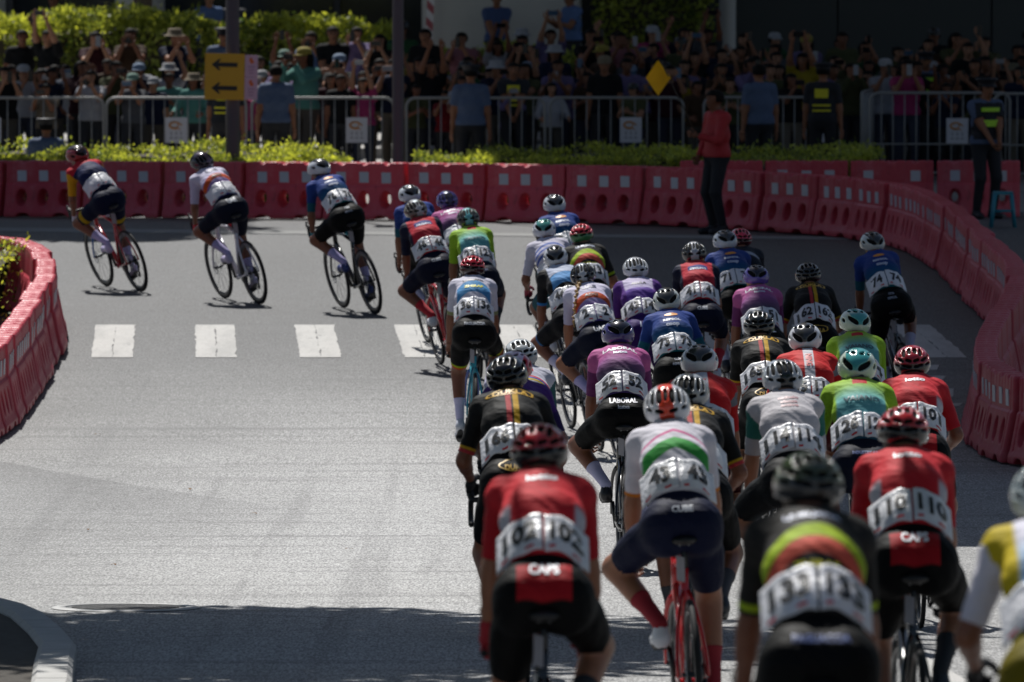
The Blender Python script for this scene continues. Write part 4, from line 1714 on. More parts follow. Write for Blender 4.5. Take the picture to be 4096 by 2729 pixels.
def kit_mat(name, ops, rough=.55):
    if name in _mc:
        return _mc[name]
    t = NT(name)
    at = t.n('ShaderNodeAttribute', attribute_name='kit')
    se = t.n('ShaderNodeSeparateXYZ')
    t.link(at.outputs['Vector'], se.inputs[0])
    u, v, w = se.outputs
    au = t.math('ABSOLUTE', u)
    col = None

    def both(x, a, b, soft=.006):
        return t.math('MULTIPLY', t.step(x, a, soft), t.math('SUBTRACT', 1.0, t.step(x, b, soft)))
    for op in ops:
        k = op[0]
        if k == 'base':
            col = t.mix(t.noise(30, 3), tuple(x * .93 for x in op[1]), tuple(min(1, x * 1.07) for x in op[1]))
        elif k == 'grad':
            col = t.ramp(v, op[1])
        elif k == 'band':            # v0 v1 colour bend umax
            vv = t.math('ADD', v, t.math('MULTIPLY', t.math('MULTIPLY', u, u), op[4] if len(op) > 4 else 0.0))
            m = both(vv, op[1], op[2], .012)
            m = t.math('MULTIPLY', m, t.math('SUBTRACT', 1.0, t.step(au, op[5] if len(op) > 5 else .21)))
            m = t.math('MULTIPLY', m, t.math('LESS_THAN', w, .12))
            col = t.mix(m, col, op[3])
        elif k == 'vs':              # u0 u1 v0 v1 colour
            m = t.math('MULTIPLY', both(u, op[1], op[2], .003), both(v, op[3], op[4], .01))
            m = t.math('MULTIPLY', m, t.math('LESS_THAN', w, .12))
            col = t.mix(m, col, op[5])
        elif k == 'sleeve':          # w0 w1 colour
            col = t.mix(both(w, op[1], op[2], .02), col, op[3])
        elif k == 'side':            # inner half width, slope with v, colour
            m = t.step(t.math('ADD', au, t.math('MULTIPLY', v, op[2])), op[1], .008)
            m = t.math('MULTIPLY', m, t.math('LESS_THAN', w, .35))
            if len(op) > 4:
                m = t.math('MULTIPLY', m, t.math('SUBTRACT', 1.0, t.step(v, op[4], .05)))
            col = t.mix(m, col, op[3])
        elif k == 'chev':            # v0 v1 colour slope : a chevron
            vv = t.math('ADD', v, t.math('MULTIPLY', au, op[4]))
            m = t.math('MULTIPLY', both(vv, op[1], op[2], .01), t.math('SUBTRACT', 1.0, t.step(au, .15)))
            m = t.math('MULTIPLY', m, t.math('LESS_THAN', w, .12))
            col = t.mix(m, col, op[3])
    wave = t.noise(9, 3, stretch=(1, 1, 2.6))
    fold = t.n('ShaderNodeTexWave', wave_type='BANDS', bands_direction='DIAGONAL')
    fold.inputs['Scale'].default_value = 7.0
    fold.inputs['Distortion'].default_value = 9.0
    fold.inputs['Detail'].default_value = 2.0
    t.link(t.n('ShaderNodeTexCoord').outputs['Object'], fold.inputs['Vector'])
    hgt = t.math('ADD', wave, t.math('MULTIPLY', fold.outputs['Fac'], .22))
    t.bump(t.math('ADD', hgt, t.math('MULTIPLY', t.noise(240, 1), .06)), .6, .014)
    col = t.mix(1.0, col, (.60, .60, .60) if name.startswith('shorts') else (.80, .80, .80), 'MULTIPLY')
    _mc[name] = t.fin(col, rough + .15, .12 if name.startswith('shorts') else .2)
    return _mc[name]


NAVY, INK = hx('#151c3a'), hx('#0b0c0e')
KITS = {
    'primary': dict(j=[('base', hx('#16204f')), ('band', .86, 1.3, hx('#c01f30'), 2.0), ('sleeve', .02, .55, hx('#e0a41a')), ('sleeve', .5, 1.2, hx('#e0a41a'))],
                    s=[('base', hx('#131c3c')), ('sleeve', .72, .9, hx('#cfae20'))], t=[], st=[]),
    'orange': dict(j=[('grad', [(0, hx('#4b3f8f')), (.35, hx('#8a5fa8')), (.52, hx('#b9b2dd')), (.75, hx('#d9d4ea')), (1, hx('#dcd8ee'))]), ('band', .50, .66, hx('#d0562a'), 6.0), ('sleeve', .03, 1.2, hx('#cfc8e4'))],
                   s=[('base', hx('#161c33'))], t=[('UAE', .87, .045, 'print_navy'), ('ADQ', .615, .038, 'print_black')], st=[('UAE', .045, .038, 'print_grey')]),
    'blue': dict(j=[('grad', [(0, hx('#0f6570')), (.35, hx('#14567c')), (.6, hx('#1b3a80')), (1, hx('#22408f'))]), ('sleeve', .62, 1.2, hx('#10596b'))],
                 s=[('base', INK)], t=[('REPSOL', .70, .026, 'print_pale'), ('coop', .56, .032, 'print_pale')], st=[('CCN', .05, .016, 'print_grey'), ('REPSOL', .015, .018, 'print_grey')], oval=True),
    'crimson': dict(j=[('base', hx('#c3283a')), ('band', .70, .84, hx('#27347f'), 3.0, .085), ('sleeve', .10, 1.2, hx('#151b38')), ('side', .135, .0, hx('#151b38'))],
                    s=[('base', hx('#151b36'))], t=[('CYCLING', .76, .022, 'print_pale')], st=[('CUBE', .03, .026, 'print_grey')]),
    'pink': dict(j=[('grad', [(0, hx('#4d3a76')), (.40, hx('#5a4a68')), (.62, hx('#93508e')), (.82, hx('#bb5a98')), (1, hx('#c2629f'))]), ('sleeve', .30, 1.2, hx('#6f2f68'))],
                 s=[('base', INK)], t=[('LABORAL', .90, .034, 'print_white'), ('kutxa', .80, .026, 'print_pale')], st=[('LABORAL', .055, .03, 'print_white'), ('kutxa', .015, .024, 'print_grey')]),
    'lime': dict(j=[('grad', [(0, hx('#1f4f6a')), (.25, hx('#5aa3b2')), (.6, hx('#6db4b4')), (.85, hx('#93bf5a')), (1, hx('#a4cc3a'))]), ('sleeve', .02, 1.2, hx('#98c32c')), ('side', .135, .0, hx('#98c32c')), ('vs', -.04, .04, .86, .96, hx('#d03038'))],
                 s=[('base', hx('#161d33'))], t=[('VAIANO', .60, .034, 'print_teal')], st=[('INDUSTRY 4.0', .03, .016, 'print_blue')]),
    'whiteblue': dict(j=[('base', hx('#d4d2e2')), ('band', .48, .80, hx('#4b90c6'), 7.0, .14), ('sleeve', .86, 1.0, hx('#8f9468'))],
                      s=[('base', INK), ('sleeve', .88, .95, hx('#b4c81e')), ('sleeve', .95, 1.3, hx('#e2562a'))], t=[('LJUBLJANA', .86, .03, 'print_black'), ('ZHIRAF', .66, .03, 'print_yellow')], st=[('PAGLIACCIA', .03, .022, 'print_grey')]),
    'blackbands': dict(j=[('base', hx('#262422')), ('band', .62, .76, hx('#a9c324'), 9.0, .17), ('band', .47, .61, hx('#e0604c'), 9.0, .17), ('sleeve', .84, .94, hx('#a9c324'))],
                       s=[('base', INK)], t=[('LJUBLJANA', .90, .03, 'print_pale'), ('ZHIRAF', .41, .026, 'print_yellow')], st=[('PAGLIACCIA', .03, .022, 'print_blue')]),
    'whitestripe': dict(j=[('base', hx('#d2cfe0')), ('band', .62, .68, hx('#5268b6'), 4.0), ('band', .74, .80, hx('#5f76c2'), 4.0), ('band', .50, .56, hx('#4a62b4'), 4.0)], s=[('base', hx('#2b6470'))], t=[], st=[]),
    'skyback': dict(j=[('base', hx('#1b1c20')), ('band', .45, .75, hx('#5a9ad6'), 5.0, .12), ('band', .75, 1.2, hx('#c5cde2'), 3.0, .12), ('sleeve', .9, 1.3, hx('#2d80c8'))],
                    s=[('base', hx('#16171d')), ('sleeve', .93, 1.3, hx('#3a78b4'))], t=[], st=[('volkerrail', .05, .016, 'print_blue')]),
    'violet': dict(j=[('grad', [(0, hx('#4d2b84')), (.35, hx('#5a3396')), (.58, hx('#6c47ac')), (.66, hx('#c2b8d8')), (1, hx('#cdc4e0'))]), ('side', .105, -.02, hx('#5b2f88')), ('sleeve', .02, 1.2, hx('#582c82'))],
                   s=[('base', hx('#45257c'))], t=[('ALULA', .80, .026, 'print_black')], st=[('Liv', .03, .04, 'print_pale')]),
    'black': dict(j=[('base', hx('#121213')), ('vs', -.030, -.004, .2, .90, hx('#b93a40')), ('vs', .006, .034, .2, .90, hx('#cda022')), ('sleeve', .86, .92, hx('#cda022')), ('sleeve', .92, 1.3, hx('#b93a40'))],
                  s=[('base', hx('#0e0f12'))], t=[('DUKLA', .93, .036, 'print_gold')], st=[('DUKLA', .03, .026, 'print_gold')], cloud=True),
    'redwhite': dict(j=[('base', hx('#cf1d20')), ('vs', -.032, .032, .2, 1.1, hx('#dcdae2')), ('sleeve', .02, .35, hx('#7d7f88'))],
                     s=[('base', hx('#4a0c14'))], t=[('NING', .72, .036, 'print_red', -math.pi / 2)], st=[]),
    'redwing': dict(j=[('base', hx('#cf2733')), ('side', .118, .0, hx('#c9c6d0'), .52), ('sleeve', .02, 1.3, hx('#c2222e'))],
                    s=[('base', INK), ('vs', -.10, .10, -.42, -.10, hx('#c01c28'))], t=[('lotto', .86, .038, 'print_white')], st=[('CAPS', .05, .034, 'print_white')]),
    'greywhite': dict(j=[('base', hx('#cbc7cc')), ('sleeve', .02, .62, hx('#2a6f66')), ('sleeve', .62, 1.2, hx('#b5b2b8'))],
                      s=[('base', hx('#1b1d21'))], t=[('nichelo', .84, .024, 'print_rose'), ('sfanza', .76, .024, 'print_rose'), ('active', .68, .024, 'print_rose')], st=[('b', .045, .05, 'print_pale'), ('be cat', .0, .018, 'print_grey')]),
    'greenband': dict(j=[('base', hx('#dedbe6')), ('chev', .50, .66, hx('#3ba447'), 1.0), ('chev', .76, .80, hx('#d0408a'), 1.0), ('sleeve', .93, 1.3, hx('#d98224'))],
                      s=[('base', hx('#1b2140'))], t=[], st=[('CUBE', .025, .028, 'print_grey')]),
    'rainbow': dict(j=[('base', hx('#c9c9d8')), ('band', .60, .64, hx('#2c4fae'), 5.0), ('band', .64, .68, hx('#c02434'), 5.0), ('band', .56, .60, hx('#c9ae2a'), 5.0), ('band', -.2, .5, hx('#50307c'), 3.0),
                       ('sleeve', .03, .78, hx('#295a5e')), ('sleeve', .78, .90, hx('#b99d2c')), ('sleeve', .9, 1.3, hx('#b0303a'))], s=[('base', INK)], t=[('SRAM', .86, .03, 'print_red')], st=[]),
    'purple': dict(j=[('base', hx('#5b3188')), ('sleeve', .5, 1.3, hx('#3a2a68'))], s=[('base', INK)], t=[], st=[]),
    'darkdot': dict(j=[('base', hx('#1f2531')), ('band', .70, .80, hx('#aeb4c2'), 4.0)], s=[('base', INK)], t=[], st=[]),
    'ukraine': dict(j=[('grad', [(0, hx('#2b4f96')), (.35, hx('#86b3d8')), (.62, hx('#b9cfe6')), (.8, hx('#e2e0ee')), (1, hx('#e2e0ee'))]), ('side', .11, .0, hx('#c9b21c')), ('sleeve', .02, 1.3, hx('#d9d6e4'))],
                    s=[('base', hx('#7e7214'))], t=[], st=[]),
}
PRINTS = {'print_white': WHITE, 'print_black': BLACK, 'print_navy': hx('#20284e'), 'print_grey': hx('#8d93a0'), 'print_pale': hx('#bfc6da'), 'print_teal': hx('#2d5660'),
          'print_blue': hx('#45588e'), 'print_yellow': hx('#d8d02a'), 'print_gold': hx('#c69a2c'), 'print_red': hx('#c22630'), 'print_rose': hx('#a2727a')}


def pm(k):
    return plain(k, PRINTS[k], .5, var=.05)


# ------------------------------------------------------------------ who rides where
# id: X, Y, pose, heading left of the road (deg), lean into the bend (deg), size
POS = {
    'L1': (-4.12, 91.20, 0, 24, 16, 1.02),
    'R2': (-2.79, 89.22, 0, 23, 13, 1.02),
    'R3': (-1.54, 87.75, 0, 20, 13, 1.02),
    'R4': (-0.70, 82.90, 5, 12, 9, 0.98),
    'R5': (-0.56, 80.29, 1, 11, 11, 1.00),
    'R6': (-0.37, 82.33, 3, 10, 8, 0.97),
    'R7': (-0.23, 78.64, 2, 7, 5, 1.00),
    'R8': (-0.32, 71.29, 2, 2, 0, 1.00),
    'R9': (0.63, 80.66, 5, 12, 6, 1.00),
    'R10': (0.53, 77.19, 7, 10, 7, 0.99),
    'R11': (0.77, 76.21, 4, 6, 4, 1.00),
    'R12': (0.62, 73.27, 1, 10, 7, 1.00),
    'R13': (0.82, 70.58, 1, 8, 7, 0.99),
    'R14': (1.14, 71.23, 3, 4, 3, 1.00),
    'R15': (1.66, 73.62, 2, 4, 2, 1.00),
    'R16': (2.05, 75.54, 3, 8, 4, 1.00),
    'R17': (2.16, 76.32, 5, 6, 3, 0.97),
    'R18': (2.08, 69.60, 2, 4, 2, 1.00),
    'R19': (1.31, 64.48, 4, 4, 4, 1.00),
    'R20': (0.73, 55.13, 1, 2, 1, 1.00),
    'R21': (2.53, 70.20, 6, 4, 2, 1.00),
    'R22': (3.48, 75.44, 2, 8, 9, 1.00),
    'R23': (1.75, 57.49, 5, 3, 2, 1.00),
    'R24': (1.90, 53.66, 4, 2, 1, 1.00),
    'R25': (2.42, 58.69, 3, 3, 1, 1.00),
    'R26': (2.31, 48.59, 6, 1, 0, 0.99),
    'R27': (1.10, 47.81, 2, 2, 1, 1.00),
    'R28': (1.90, 46.25, 7, 2, 0, 1.00),
    'R29': (1.50, 44.38, 1, 4, 2, 1.00),
    'R30': (0.94, 42.91, 6, 2, 1, 0.98),
    'R31': (0.81, 38.55, 1, 3, 3, 1.01),
    'R32': (0.13, 51.90, 3, 4, 2, 0.97),
    'R33': (0.09, 47.91, 6, 4, 2, 0.98),
    'R34': (0.05, 43.54, 4, 3, 2, 1.02),
    'R35': (0.11, 30.48, 2, 1, 0, 0.99),
    'R36': (0.90, 25.18, 5, 2, 0, 0.98),
    'R37': (1.61, 34.38, 2, 2, 0, 1.00),
    'R38': (1.58, 24.65, 4, 2, 0, 0.97),
}
POSES = [dict(crank=0, torso=38, hands='drops', flareL=.14, flareR=.03, hyaw=20), dict(crank=0, torso=44, hands='drops', flareL=.16, flareR=.03),
         dict(crank=180, torso=44, hands='drops', flareL=.04, flareR=.08), dict(crank=60, torso=43, hands='drops', hyaw=4), dict(crank=240, torso=45, hands='hoods', hyaw=-5),
         dict(crank=300, torso=45, hands='drops', hyaw=3), dict(crank=120, torso=43, hands='hoods'), dict(crank=20, torso=46, hands='hoods', hyaw=-6)]
# id: kit, number, helmet shape, shell, accent, hair, hair tone, gloves, socks, shoes, bike, label
RIDERS = {
    'L1': ('primary', '', 'aero', '#8a1c24', '#1b1d22', 'nape', 'brown', '#c9c6d6', '#b9b2dc', '#c4bddc', 'primary', 'leading cyclist in navy jersey with yellow sleeves and red-and-black helmet'),
    'R2': ('orange', '', 'vented', '#2a2230', '#5a4a5c', 'bun', 'dark', '#c02434', '#a99fcb', '#b9b2cc', 'white', 'cyclist in lilac-white jersey with orange band, second from the left in the race'),
    'R3': ('blue', '76', 'aero', '#c9ccd2', '#1b1d22', 'nape', 'dark', '#2a8d9a', '#a9a0cd', '#22356f', 'black', 'cyclist number 76 in blue-to-teal jersey leaning left with white helmet'),
    'R4': ('blue', '', 'aero', '#c5c9cf', '#1b1d22', 'bun', 'blond', None, '#b6b3c8', '#22252c', 'black', 'cyclist in blue jersey with white helmet half hidden behind number 46'),
    'R5': ('crimson', '46', 'vented', '#5d5652', '#a9aab0', 'bun', 'brown', '#1b1b20', '#b2182a', '#c9ccd4', 'red', 'cyclist number 46 in red jersey with navy sleeves on a red bicycle'),
    'R6': ('pink', '', 'vented', '#3d3480', '#2b2654', 'nape', 'dark', '#1b1b20', '#c8c5d6', '#22252c', 'black', 'cyclist in purple jersey and violet helmet beside number 123'),
    'R7': ('lime', '123', 'vented', '#1f2526', '#5fa6ac', 'nape', 'dark', '#1b1b20', '#22262c', '#22252c', 'black', 'cyclist number 123 in lime and teal jersey with black and teal helmet'),
    'R8': ('whiteblue', '136', 'slots', '#c31d30', '#2a1014', 'pony', 'dark', None, '#c6c2e0', '#c9ccd4', 'teal', 'cyclist number 136 in white jersey with blue band and red helmet'),
    'R9': ('blue', '75', 'aero', '#c9ccd2', '#1b1d22', 'nape', 'dark', '#2a8d9a', '#b6b3c8', '#22252c', 'black', 'farthest cyclist of the middle bunch, blue jersey and white helmet near the red barriers'),
    'R10': ('whitestripe', '', 'aero', '#c9ccd6', '#2d7f78', 'nape', 'dark', '#8d2840', '#c8c5d6', '#d0d0d8', 'black', 'cyclist in white jersey with blue stripes and white-and-green helmet'),
    'R11': ('blackbands', '131', 'slots', '#c01c30', '#3c7a4a', 'pony', 'brown', '#1b1b20', '#22262c', '#22252c', 'black', 'cyclist number 131 in black jersey with lime and coral bands, red helmet'),
    'R12': ('skyback', '46', 'aero', '#c6c9ce', '#17181b', 'bun', 'dark', '#1b1b20', '#c6c2e0', '#22252c', 'black', 'cyclist in black jersey with sky blue back and blue cuffs'),
    'R13': ('orange', '2', 'vented', '#1d1c24', '#a7abb2', 'braid', 'blond', None, '#a9a0cd', '#d6d5da', 'white', 'cyclist number 2 with a long blond braid and black helmet'),
    'R14': ('violet', '143', 'vented', '#c9ccd0', '#a9acb2', 'nape', 'dark', '#1b1b20', '#c8c5d6', '#22252c', 'black', 'cyclist number 143 in purple jersey and purple shorts with silver helmet'),
    'R15': ('crimson', '41', 'vented', '#1d1f24', '#a9acb4', 'bun', 'blond', '#1b1b20', '#b2182a', '#c9ccd4', 'red', 'cyclist number 41 in red jersey with navy shorts and black helmet'),
    'R16': ('blue', '71', 'aero', '#c2c8d0', '#1b1d22', 'nape', 'dark', None, '#b6b3c8', '#22252c', 'black', 'cyclist number 71 in blue jersey at the edge of the shade'),
    'R17': ('darkdot', '', 'slots', '#d02c4c', '#3a0d18', 'pony', 'dark', None, '#c8c5d6', '#22252c', 'black', 'cyclist with bright pink helmet half hidden behind number 71'),
    'R18': ('pink', '51', 'aero', '#5a4a9c', '#17181b', 'pony', 'blond', None, '#c8c5d6', '#22252c', 'black', 'cyclist number 51 in pink-purple jersey with purple helmet and blond hair'),
    'R19': ('blue', '73', 'aero', '#b9bdb9', '#17181b', 'bun', 'dark', '#1b1b20', '#22262c', '#22252c', 'black', 'cyclist number 73 in blue jersey and black shorts just ahead of number 52'),
    'R20': ('pink', '52', 'aero', '#3a2f72', '#17181b', 'bun', 'dark', None, '#b4b2d2', '#1c1b1d', 'black', 'cyclist number 52 in pink-purple jersey, sharp in the middle of the bunch'),
    'R21': ('black', '162', 'slots', '#141517', '#0d0e10', 'nape', 'dark', '#1b1b20', '#22262c', '#22252c', 'black', 'cyclist number 162 in black jersey and black helmet in the shade'),
    'R22': ('blue', '74', 'aero', '#b3b8b4', '#17181b', 'bun', 'blond', '#1b1b20', '#b6b3c8', '#22252c', 'black', 'cyclist number 74 in dark blue jersey, rightmost of the far riders in shade'),
    'R23': ('black', '165', 'slots', '#131315', '#0d0e10', 'pony', 'dark', '#1b1b20', '#22262c', '#22252c', 'black', 'cyclist number 165 in black jersey behind the red-jerseyed number 115'),
    'R24': ('redwhite', '115', 'aero', '#c9c9ce', '#17181b', 'nape', 'dark', '#1b1b20', '#c8c5d6', '#22252c', 'black', 'cyclist number 115 in red jersey with white centre stripe and white helmet'),
    'R25': ('lime', '124', 'aero', '#b9c6b4', '#2a8f92', 'pony', 'dark', '#1b1b20', '#22262c', '#22252c', 'black', 'cyclist in lime and teal jersey with white-teal helmet, farther of that pair'),
    'R26': ('redwing', '101', 'slots', '#a01c2a', '#141416', 'nape', 'dark', '#8f1a28', '#22262c', '#22252c', 'black', 'cyclist number 101 in red jersey riding nearest the right barrier'),
    'R27': ('redwhite', '103', 'aero', '#c9c9ce', '#17181b', 'bun', 'dark', '#1b1b20', '#c8c5d6', '#22252c', 'black', 'cyclist number 103 in red jersey and white helmet behind number 43'),
    'R28': ('lime', '126', 'aero', '#b9c6b4', '#2a8f92', 'braid_right', 'dark', '#1b1b20', '#22262c', '#22252c', 'black', 'cyclist number 126 in lime and teal jersey with dark braid'),
    'R29': ('greywhite', '114', 'vented', '#a9aeb6', '#23262a', 'nape', 'brown', '#d2d0d6', '#8f90ac', '#2d3a48', 'black', 'cyclist number 114 in grey-white jersey with green sleeves and silver helmet'),
    'R30': ('black', '', 'vented', '#9a9da0', '#2d3032', 'nape', 'dark', '#2b2a2c', '#3a3a40', '#22252c', 'black', 'cyclist in black jersey and grey helmet half hidden behind number 43'),
    'R31': ('greenband', '43', 'vented', '#cfd0d6', '#e2452a', 'bun', 'dark', None, '#8f1a28', '#c9ccd4', 'red', 'cyclist number 43 in white jersey with green chevron and white-orange helmet'),
    'R32': ('rainbow', '', 'slots', '#c9cdd0', '#8a8f94', 'nape', 'dark', '#1b1b20', '#c8c5d6', '#22252c', 'black', 'cyclist in white jersey with rainbow bands and white helmet left of number 2'),
    'R33': ('purple', '', 'aero', '#c81c30', '#d9c4e0', 'nape', 'dark', '#1b1b20', '#c8c5d6', '#22252c', 'black', 'cyclist in purple jersey with bright red helmet hidden behind number 166'),
    'R34': ('black', '166', 'slots', '#131214', '#0d0e10', 'pony', 'ginger', '#1b1b20', '#22262c', '#22252c', 'black', 'cyclist number 166 in black striped jersey with ginger hair, left edge of the bunch'),
    'R35': ('redwing', '102', 'slots', '#a91f2c', '#17171a', 'bun', 'brown', '#a01c2c', '#22262c', '#22252c', 'black', 'blurred cyclist number 102 in red jersey, large in the foreground'),
    'R36': ('blackbands', '133', 'slots', '#2f3a22', '#17171a', 'nape', 'brown', None, '#22262c', '#22252c', 'black', 'blurred foreground cyclist in black jersey with lime and coral bands, dark helmet'),
    'R37': ('redwing', '110', 'slots', '#b01f2c', '#17171a', 'nape', 'dark', '#1b1b20', '#22262c', '#22252c', 'black', 'blurred foreground cyclist in red jersey, right of number 126'),
    'R38': ('ukraine', '', 'vented', '#a9b4b6', '#c9ccd4', 'nape', 'dark', '#1b1b20', '#c8c5d6', '#22252c', 'black', 'blurred cyclist in white and yellow kit cut off at the right edge'),
}
HAIR = {'dark': hx('#1d1613'), 'brown': hx('#45301f'), 'blond': hx('#a5814a'), 'ginger': hx('#a5662a')}
BIKES = {'black': ('#131416', '#131416'), 'white': ('#d6d5de', '#c5c4cf'), 'red': ('#b8141c', '#b8141c'), 'teal': ('#2796a6', '#1a3f8c'), 'primary': ('#b01822', '#1f5aa6')}
BIKE_WORDS = {'black': 'black', 'white': 'white', 'red': 'red', 'teal': 'teal', 'primary': 'red and blue'}

TEXT = bake_texts(sorted({r[1] for r in RIDERS.values() if r[1]} | {t[0] for k in KITS.values() for t in k['t'] + k['st']}))


def shell_mat(shape, c, a):
    name = 'helmet_paint_%s_%s' % (c[1:], a[1:])
    if name in _mc:
        return _mc[name]
    t = NT(name)
    co = t.n('ShaderNodeTexCoord').outputs['Object']
    se = t.n('ShaderNodeSeparateXYZ')
    t.link(co, se.inputs[0])
    x = t.math('ABSOLUTE', se.outputs[0])
    z = se.outputs[2]
    y = se.outputs[1]
    if shape == 'aero':          # dark back panel between the vents
        m = t.math('MULTIPLY', t.math('SUBTRACT', 1.0, t.step(t.math('ADD', x, t.math('MULTIPLY', z, -.35)), .030, .003)), t.step(z, .035, .004))
        m = t.math('MULTIPLY', m, t.math('SUBTRACT', 1.0, t.step(x, .012, .002)) if False else .95)
    elif shape == 'vented':      # centre ridge
        m = t.math('SUBTRACT', 1.0, t.step(x, .034, .004))
    else:                        # lower cradle
        m = t.math('SUBTRACT', 1.0, t.step(t.math('SUBTRACT', z, t.math('MULTIPLY', y, -.15)), .028, .006))
    col = t.mix(m, hx(c), hx(a))
    _mc[name] = t.fin(col, .2, .5, **{'Coat Weight': .6, 'Coat Roughness': .04})
    return _mc[name]


M = dict(
    carbon=plain('carbon', hx('#121315'), .35, .5),
    rubber=plain('tyre_rubber', hx('#17181a'), .75, .3, bump=.2, bscale=300),
    rim=plain('carbon_rim', hx('#1b1d20'), .3, .5),
    steel=plain('polished_steel', hx('#a8abb0'), .28, metal=1.0),
    alloy=plain('dark_alloy', hx('#3a3c40'), .35, metal=.9),
    bartape=plain('bar_tape', hx('#141416'), .6, bump=.2, bscale=120),
    saddle=plain('saddle_cover', hx('#141417'), .5),
    liner=plain('helmet_foam', hx('#101113'), .85, .2),
    sole=plain('shoe_sole', hx('#1a1a1c'), .5),
    plate=plain('plate_white', hx('#85848c'), .6),
)


def bib_mat():
    t = NT('race_number_paper')
    c = t.mix(t.noise(14, 4), hx('#bcbdc4'), hx('#e6e6ea'))
    n1 = t.noise(34, 5, rough=.65)
    vo = t.n('ShaderNodeTexVoronoi', feature='DISTANCE_TO_EDGE')
    vo.inputs['Scale'].default_value = 26
    t.link(t.n('ShaderNodeTexCoord').outputs['Object'], vo.inputs['Vector'])
    t.bump(t.math('ADD', n1, t.math('MULTIPLY', vo.outputs['Distance'], .9)), .5, .010)
    return t.fin(c, .33, .5)


M['bib'] = bib_mat()
SKIN = [plain('skin_tanned', hx('#784a35'), .42, .4, bump=.1, bscale=90, **{'Subsurface Weight': .08, 'Subsurface Scale': .01}), plain('skin_fair', hx('#94634a'), .42, .4, bump=.1, bscale=90, **{'Subsurface Weight': .08, 'Subsurface Scale': .01})]
HELM = {k: make_helmet(k) for k in ('vented', 'aero', 'slots')}
LINER = make_liner()
HAIRM = {k: make_hair(k) for k in ('nape', 'bun', 'pony', 'braid', 'braid_right')}
SHOE, SOLE = make_shoe()
BP = bike_parts()
CR = {p['crank']: crank_meshes(p['crank']) for p in POSES}
POSE = [Pose(p) for p in POSES]


def ring_oval(P, v, a, b, col):
    """sun-shaped sponsor mark: a flat oval printed on the back"""
    n = 20
    u = np.concatenate([[0], a * np.cos(np.linspace(0, 2 * math.pi, n, endpoint=False))])
    w = np.concatenate([[v], v + b * np.sin(np.linspace(0, 2 * math.pi, n, endpoint=False))])
    return mesh('emblem', P.on_back(u, w, np.full(len(u), .0035)), [(0, i + 1, (i + 1) % n + 1) for i in range(n)], False)


def cloud_line(P, back, v, a, b):
    n = 60
    th = np.linspace(0, 2 * math.pi, n, endpoint=False)
    k = 1 + .10 * np.abs(np.sin(th * 2.5))
    U, W = [], []
    for s in (1.0, .90):
        U += list(a * k * np.cos(th) * s)
        W += list(v + b * k * np.sin(th) * (s - (.06 if s < 1 else 0)))
    F = [(i, (i + 1) % n, n + (i + 1) % n, n + i) for i in range(n)]
    V = P.on_back(np.array(U), np.array(W), np.full(2 * n, .003)) if back else P.on_seat(np.array(U), np.array(W), .004)
    return mesh('emblem', V, F, False)


_pr = {}


def printed(key, fn):
    if key not in _pr:
        _pr[key] = fn()
    return _pr[key]


def bicycle(rid, root_m, style, pose, num, label):
    e = bpy.data.objects.new('racing_bicycle', None)
    C.objects.link(e)
    e.matrix_world = root_m
    e.empty_display_size = .3
    tag(e, label, 'bicycle', 'racing bicycles')
    c1, c2 = BIKES[style]
    p1 = plain('frame_paint_' + c1[1:], hx(c1), .25, .5, **{'Coat Weight': .6})
    p2 = plain('frame_paint_' + c2[1:], hx(c2), .25, .5, **{'Coat Weight': .6})
    obj('frame', BP['frame'], p1, e)
    obj('fork', BP['fork'], p2, e)
    obj('seatpost', BP['seatpost'], M['carbon'], e)
    sa = obj('saddle', BP['saddle'], M['saddle'], e)
    obj('saddle_rails', BP['saddle_rails'], M['steel'], sa)
    obj('stem', BP['stem'], M['carbon'], e)
    hb = obj('handlebar', BP['handlebar'], M['bartape'], e)
    for k in 'LR':
        obj('brake_hood', BP['hood' + k], M['bartape'], hb)
    for pos in (REAR, FRONT):
        w = obj('wheel', BP['hub'], M['alloy'], e, Matrix.Translation(Vector(pos)))
        obj('tyre', BP['tyre'], M['rubber'], w)
        obj('rim', BP['rim'], M['rim'], w)
        obj('spokes', BP['spokes'], M['alloy'], w)
        obj('brake_disc', BP['disc'], M['steel'], w)
    obj('cassette', BP['cassette'], M['alloy'], e)
    obj('derailleur', BP['derailleur'], M['carbon'], e)
    obj('chain', BP['chain'], M['alloy'], e)
    cr, pl, prr = CR[POSES[pose]['crank']]
    obj('crankset', cr, M['carbon'], e)
    obj('pedal', pl, M['carbon'], e)
    obj('pedal', prr, M['carbon'], e)
    pt = obj('number_plate', BP['plate'], M['plate'], e, Matrix.Translation((-.02, -.235, .80)) @ Matrix.Rotation(R(12), 4, 'X') @ Matrix.Rotation(R(35), 4, 'Z'))
    return e


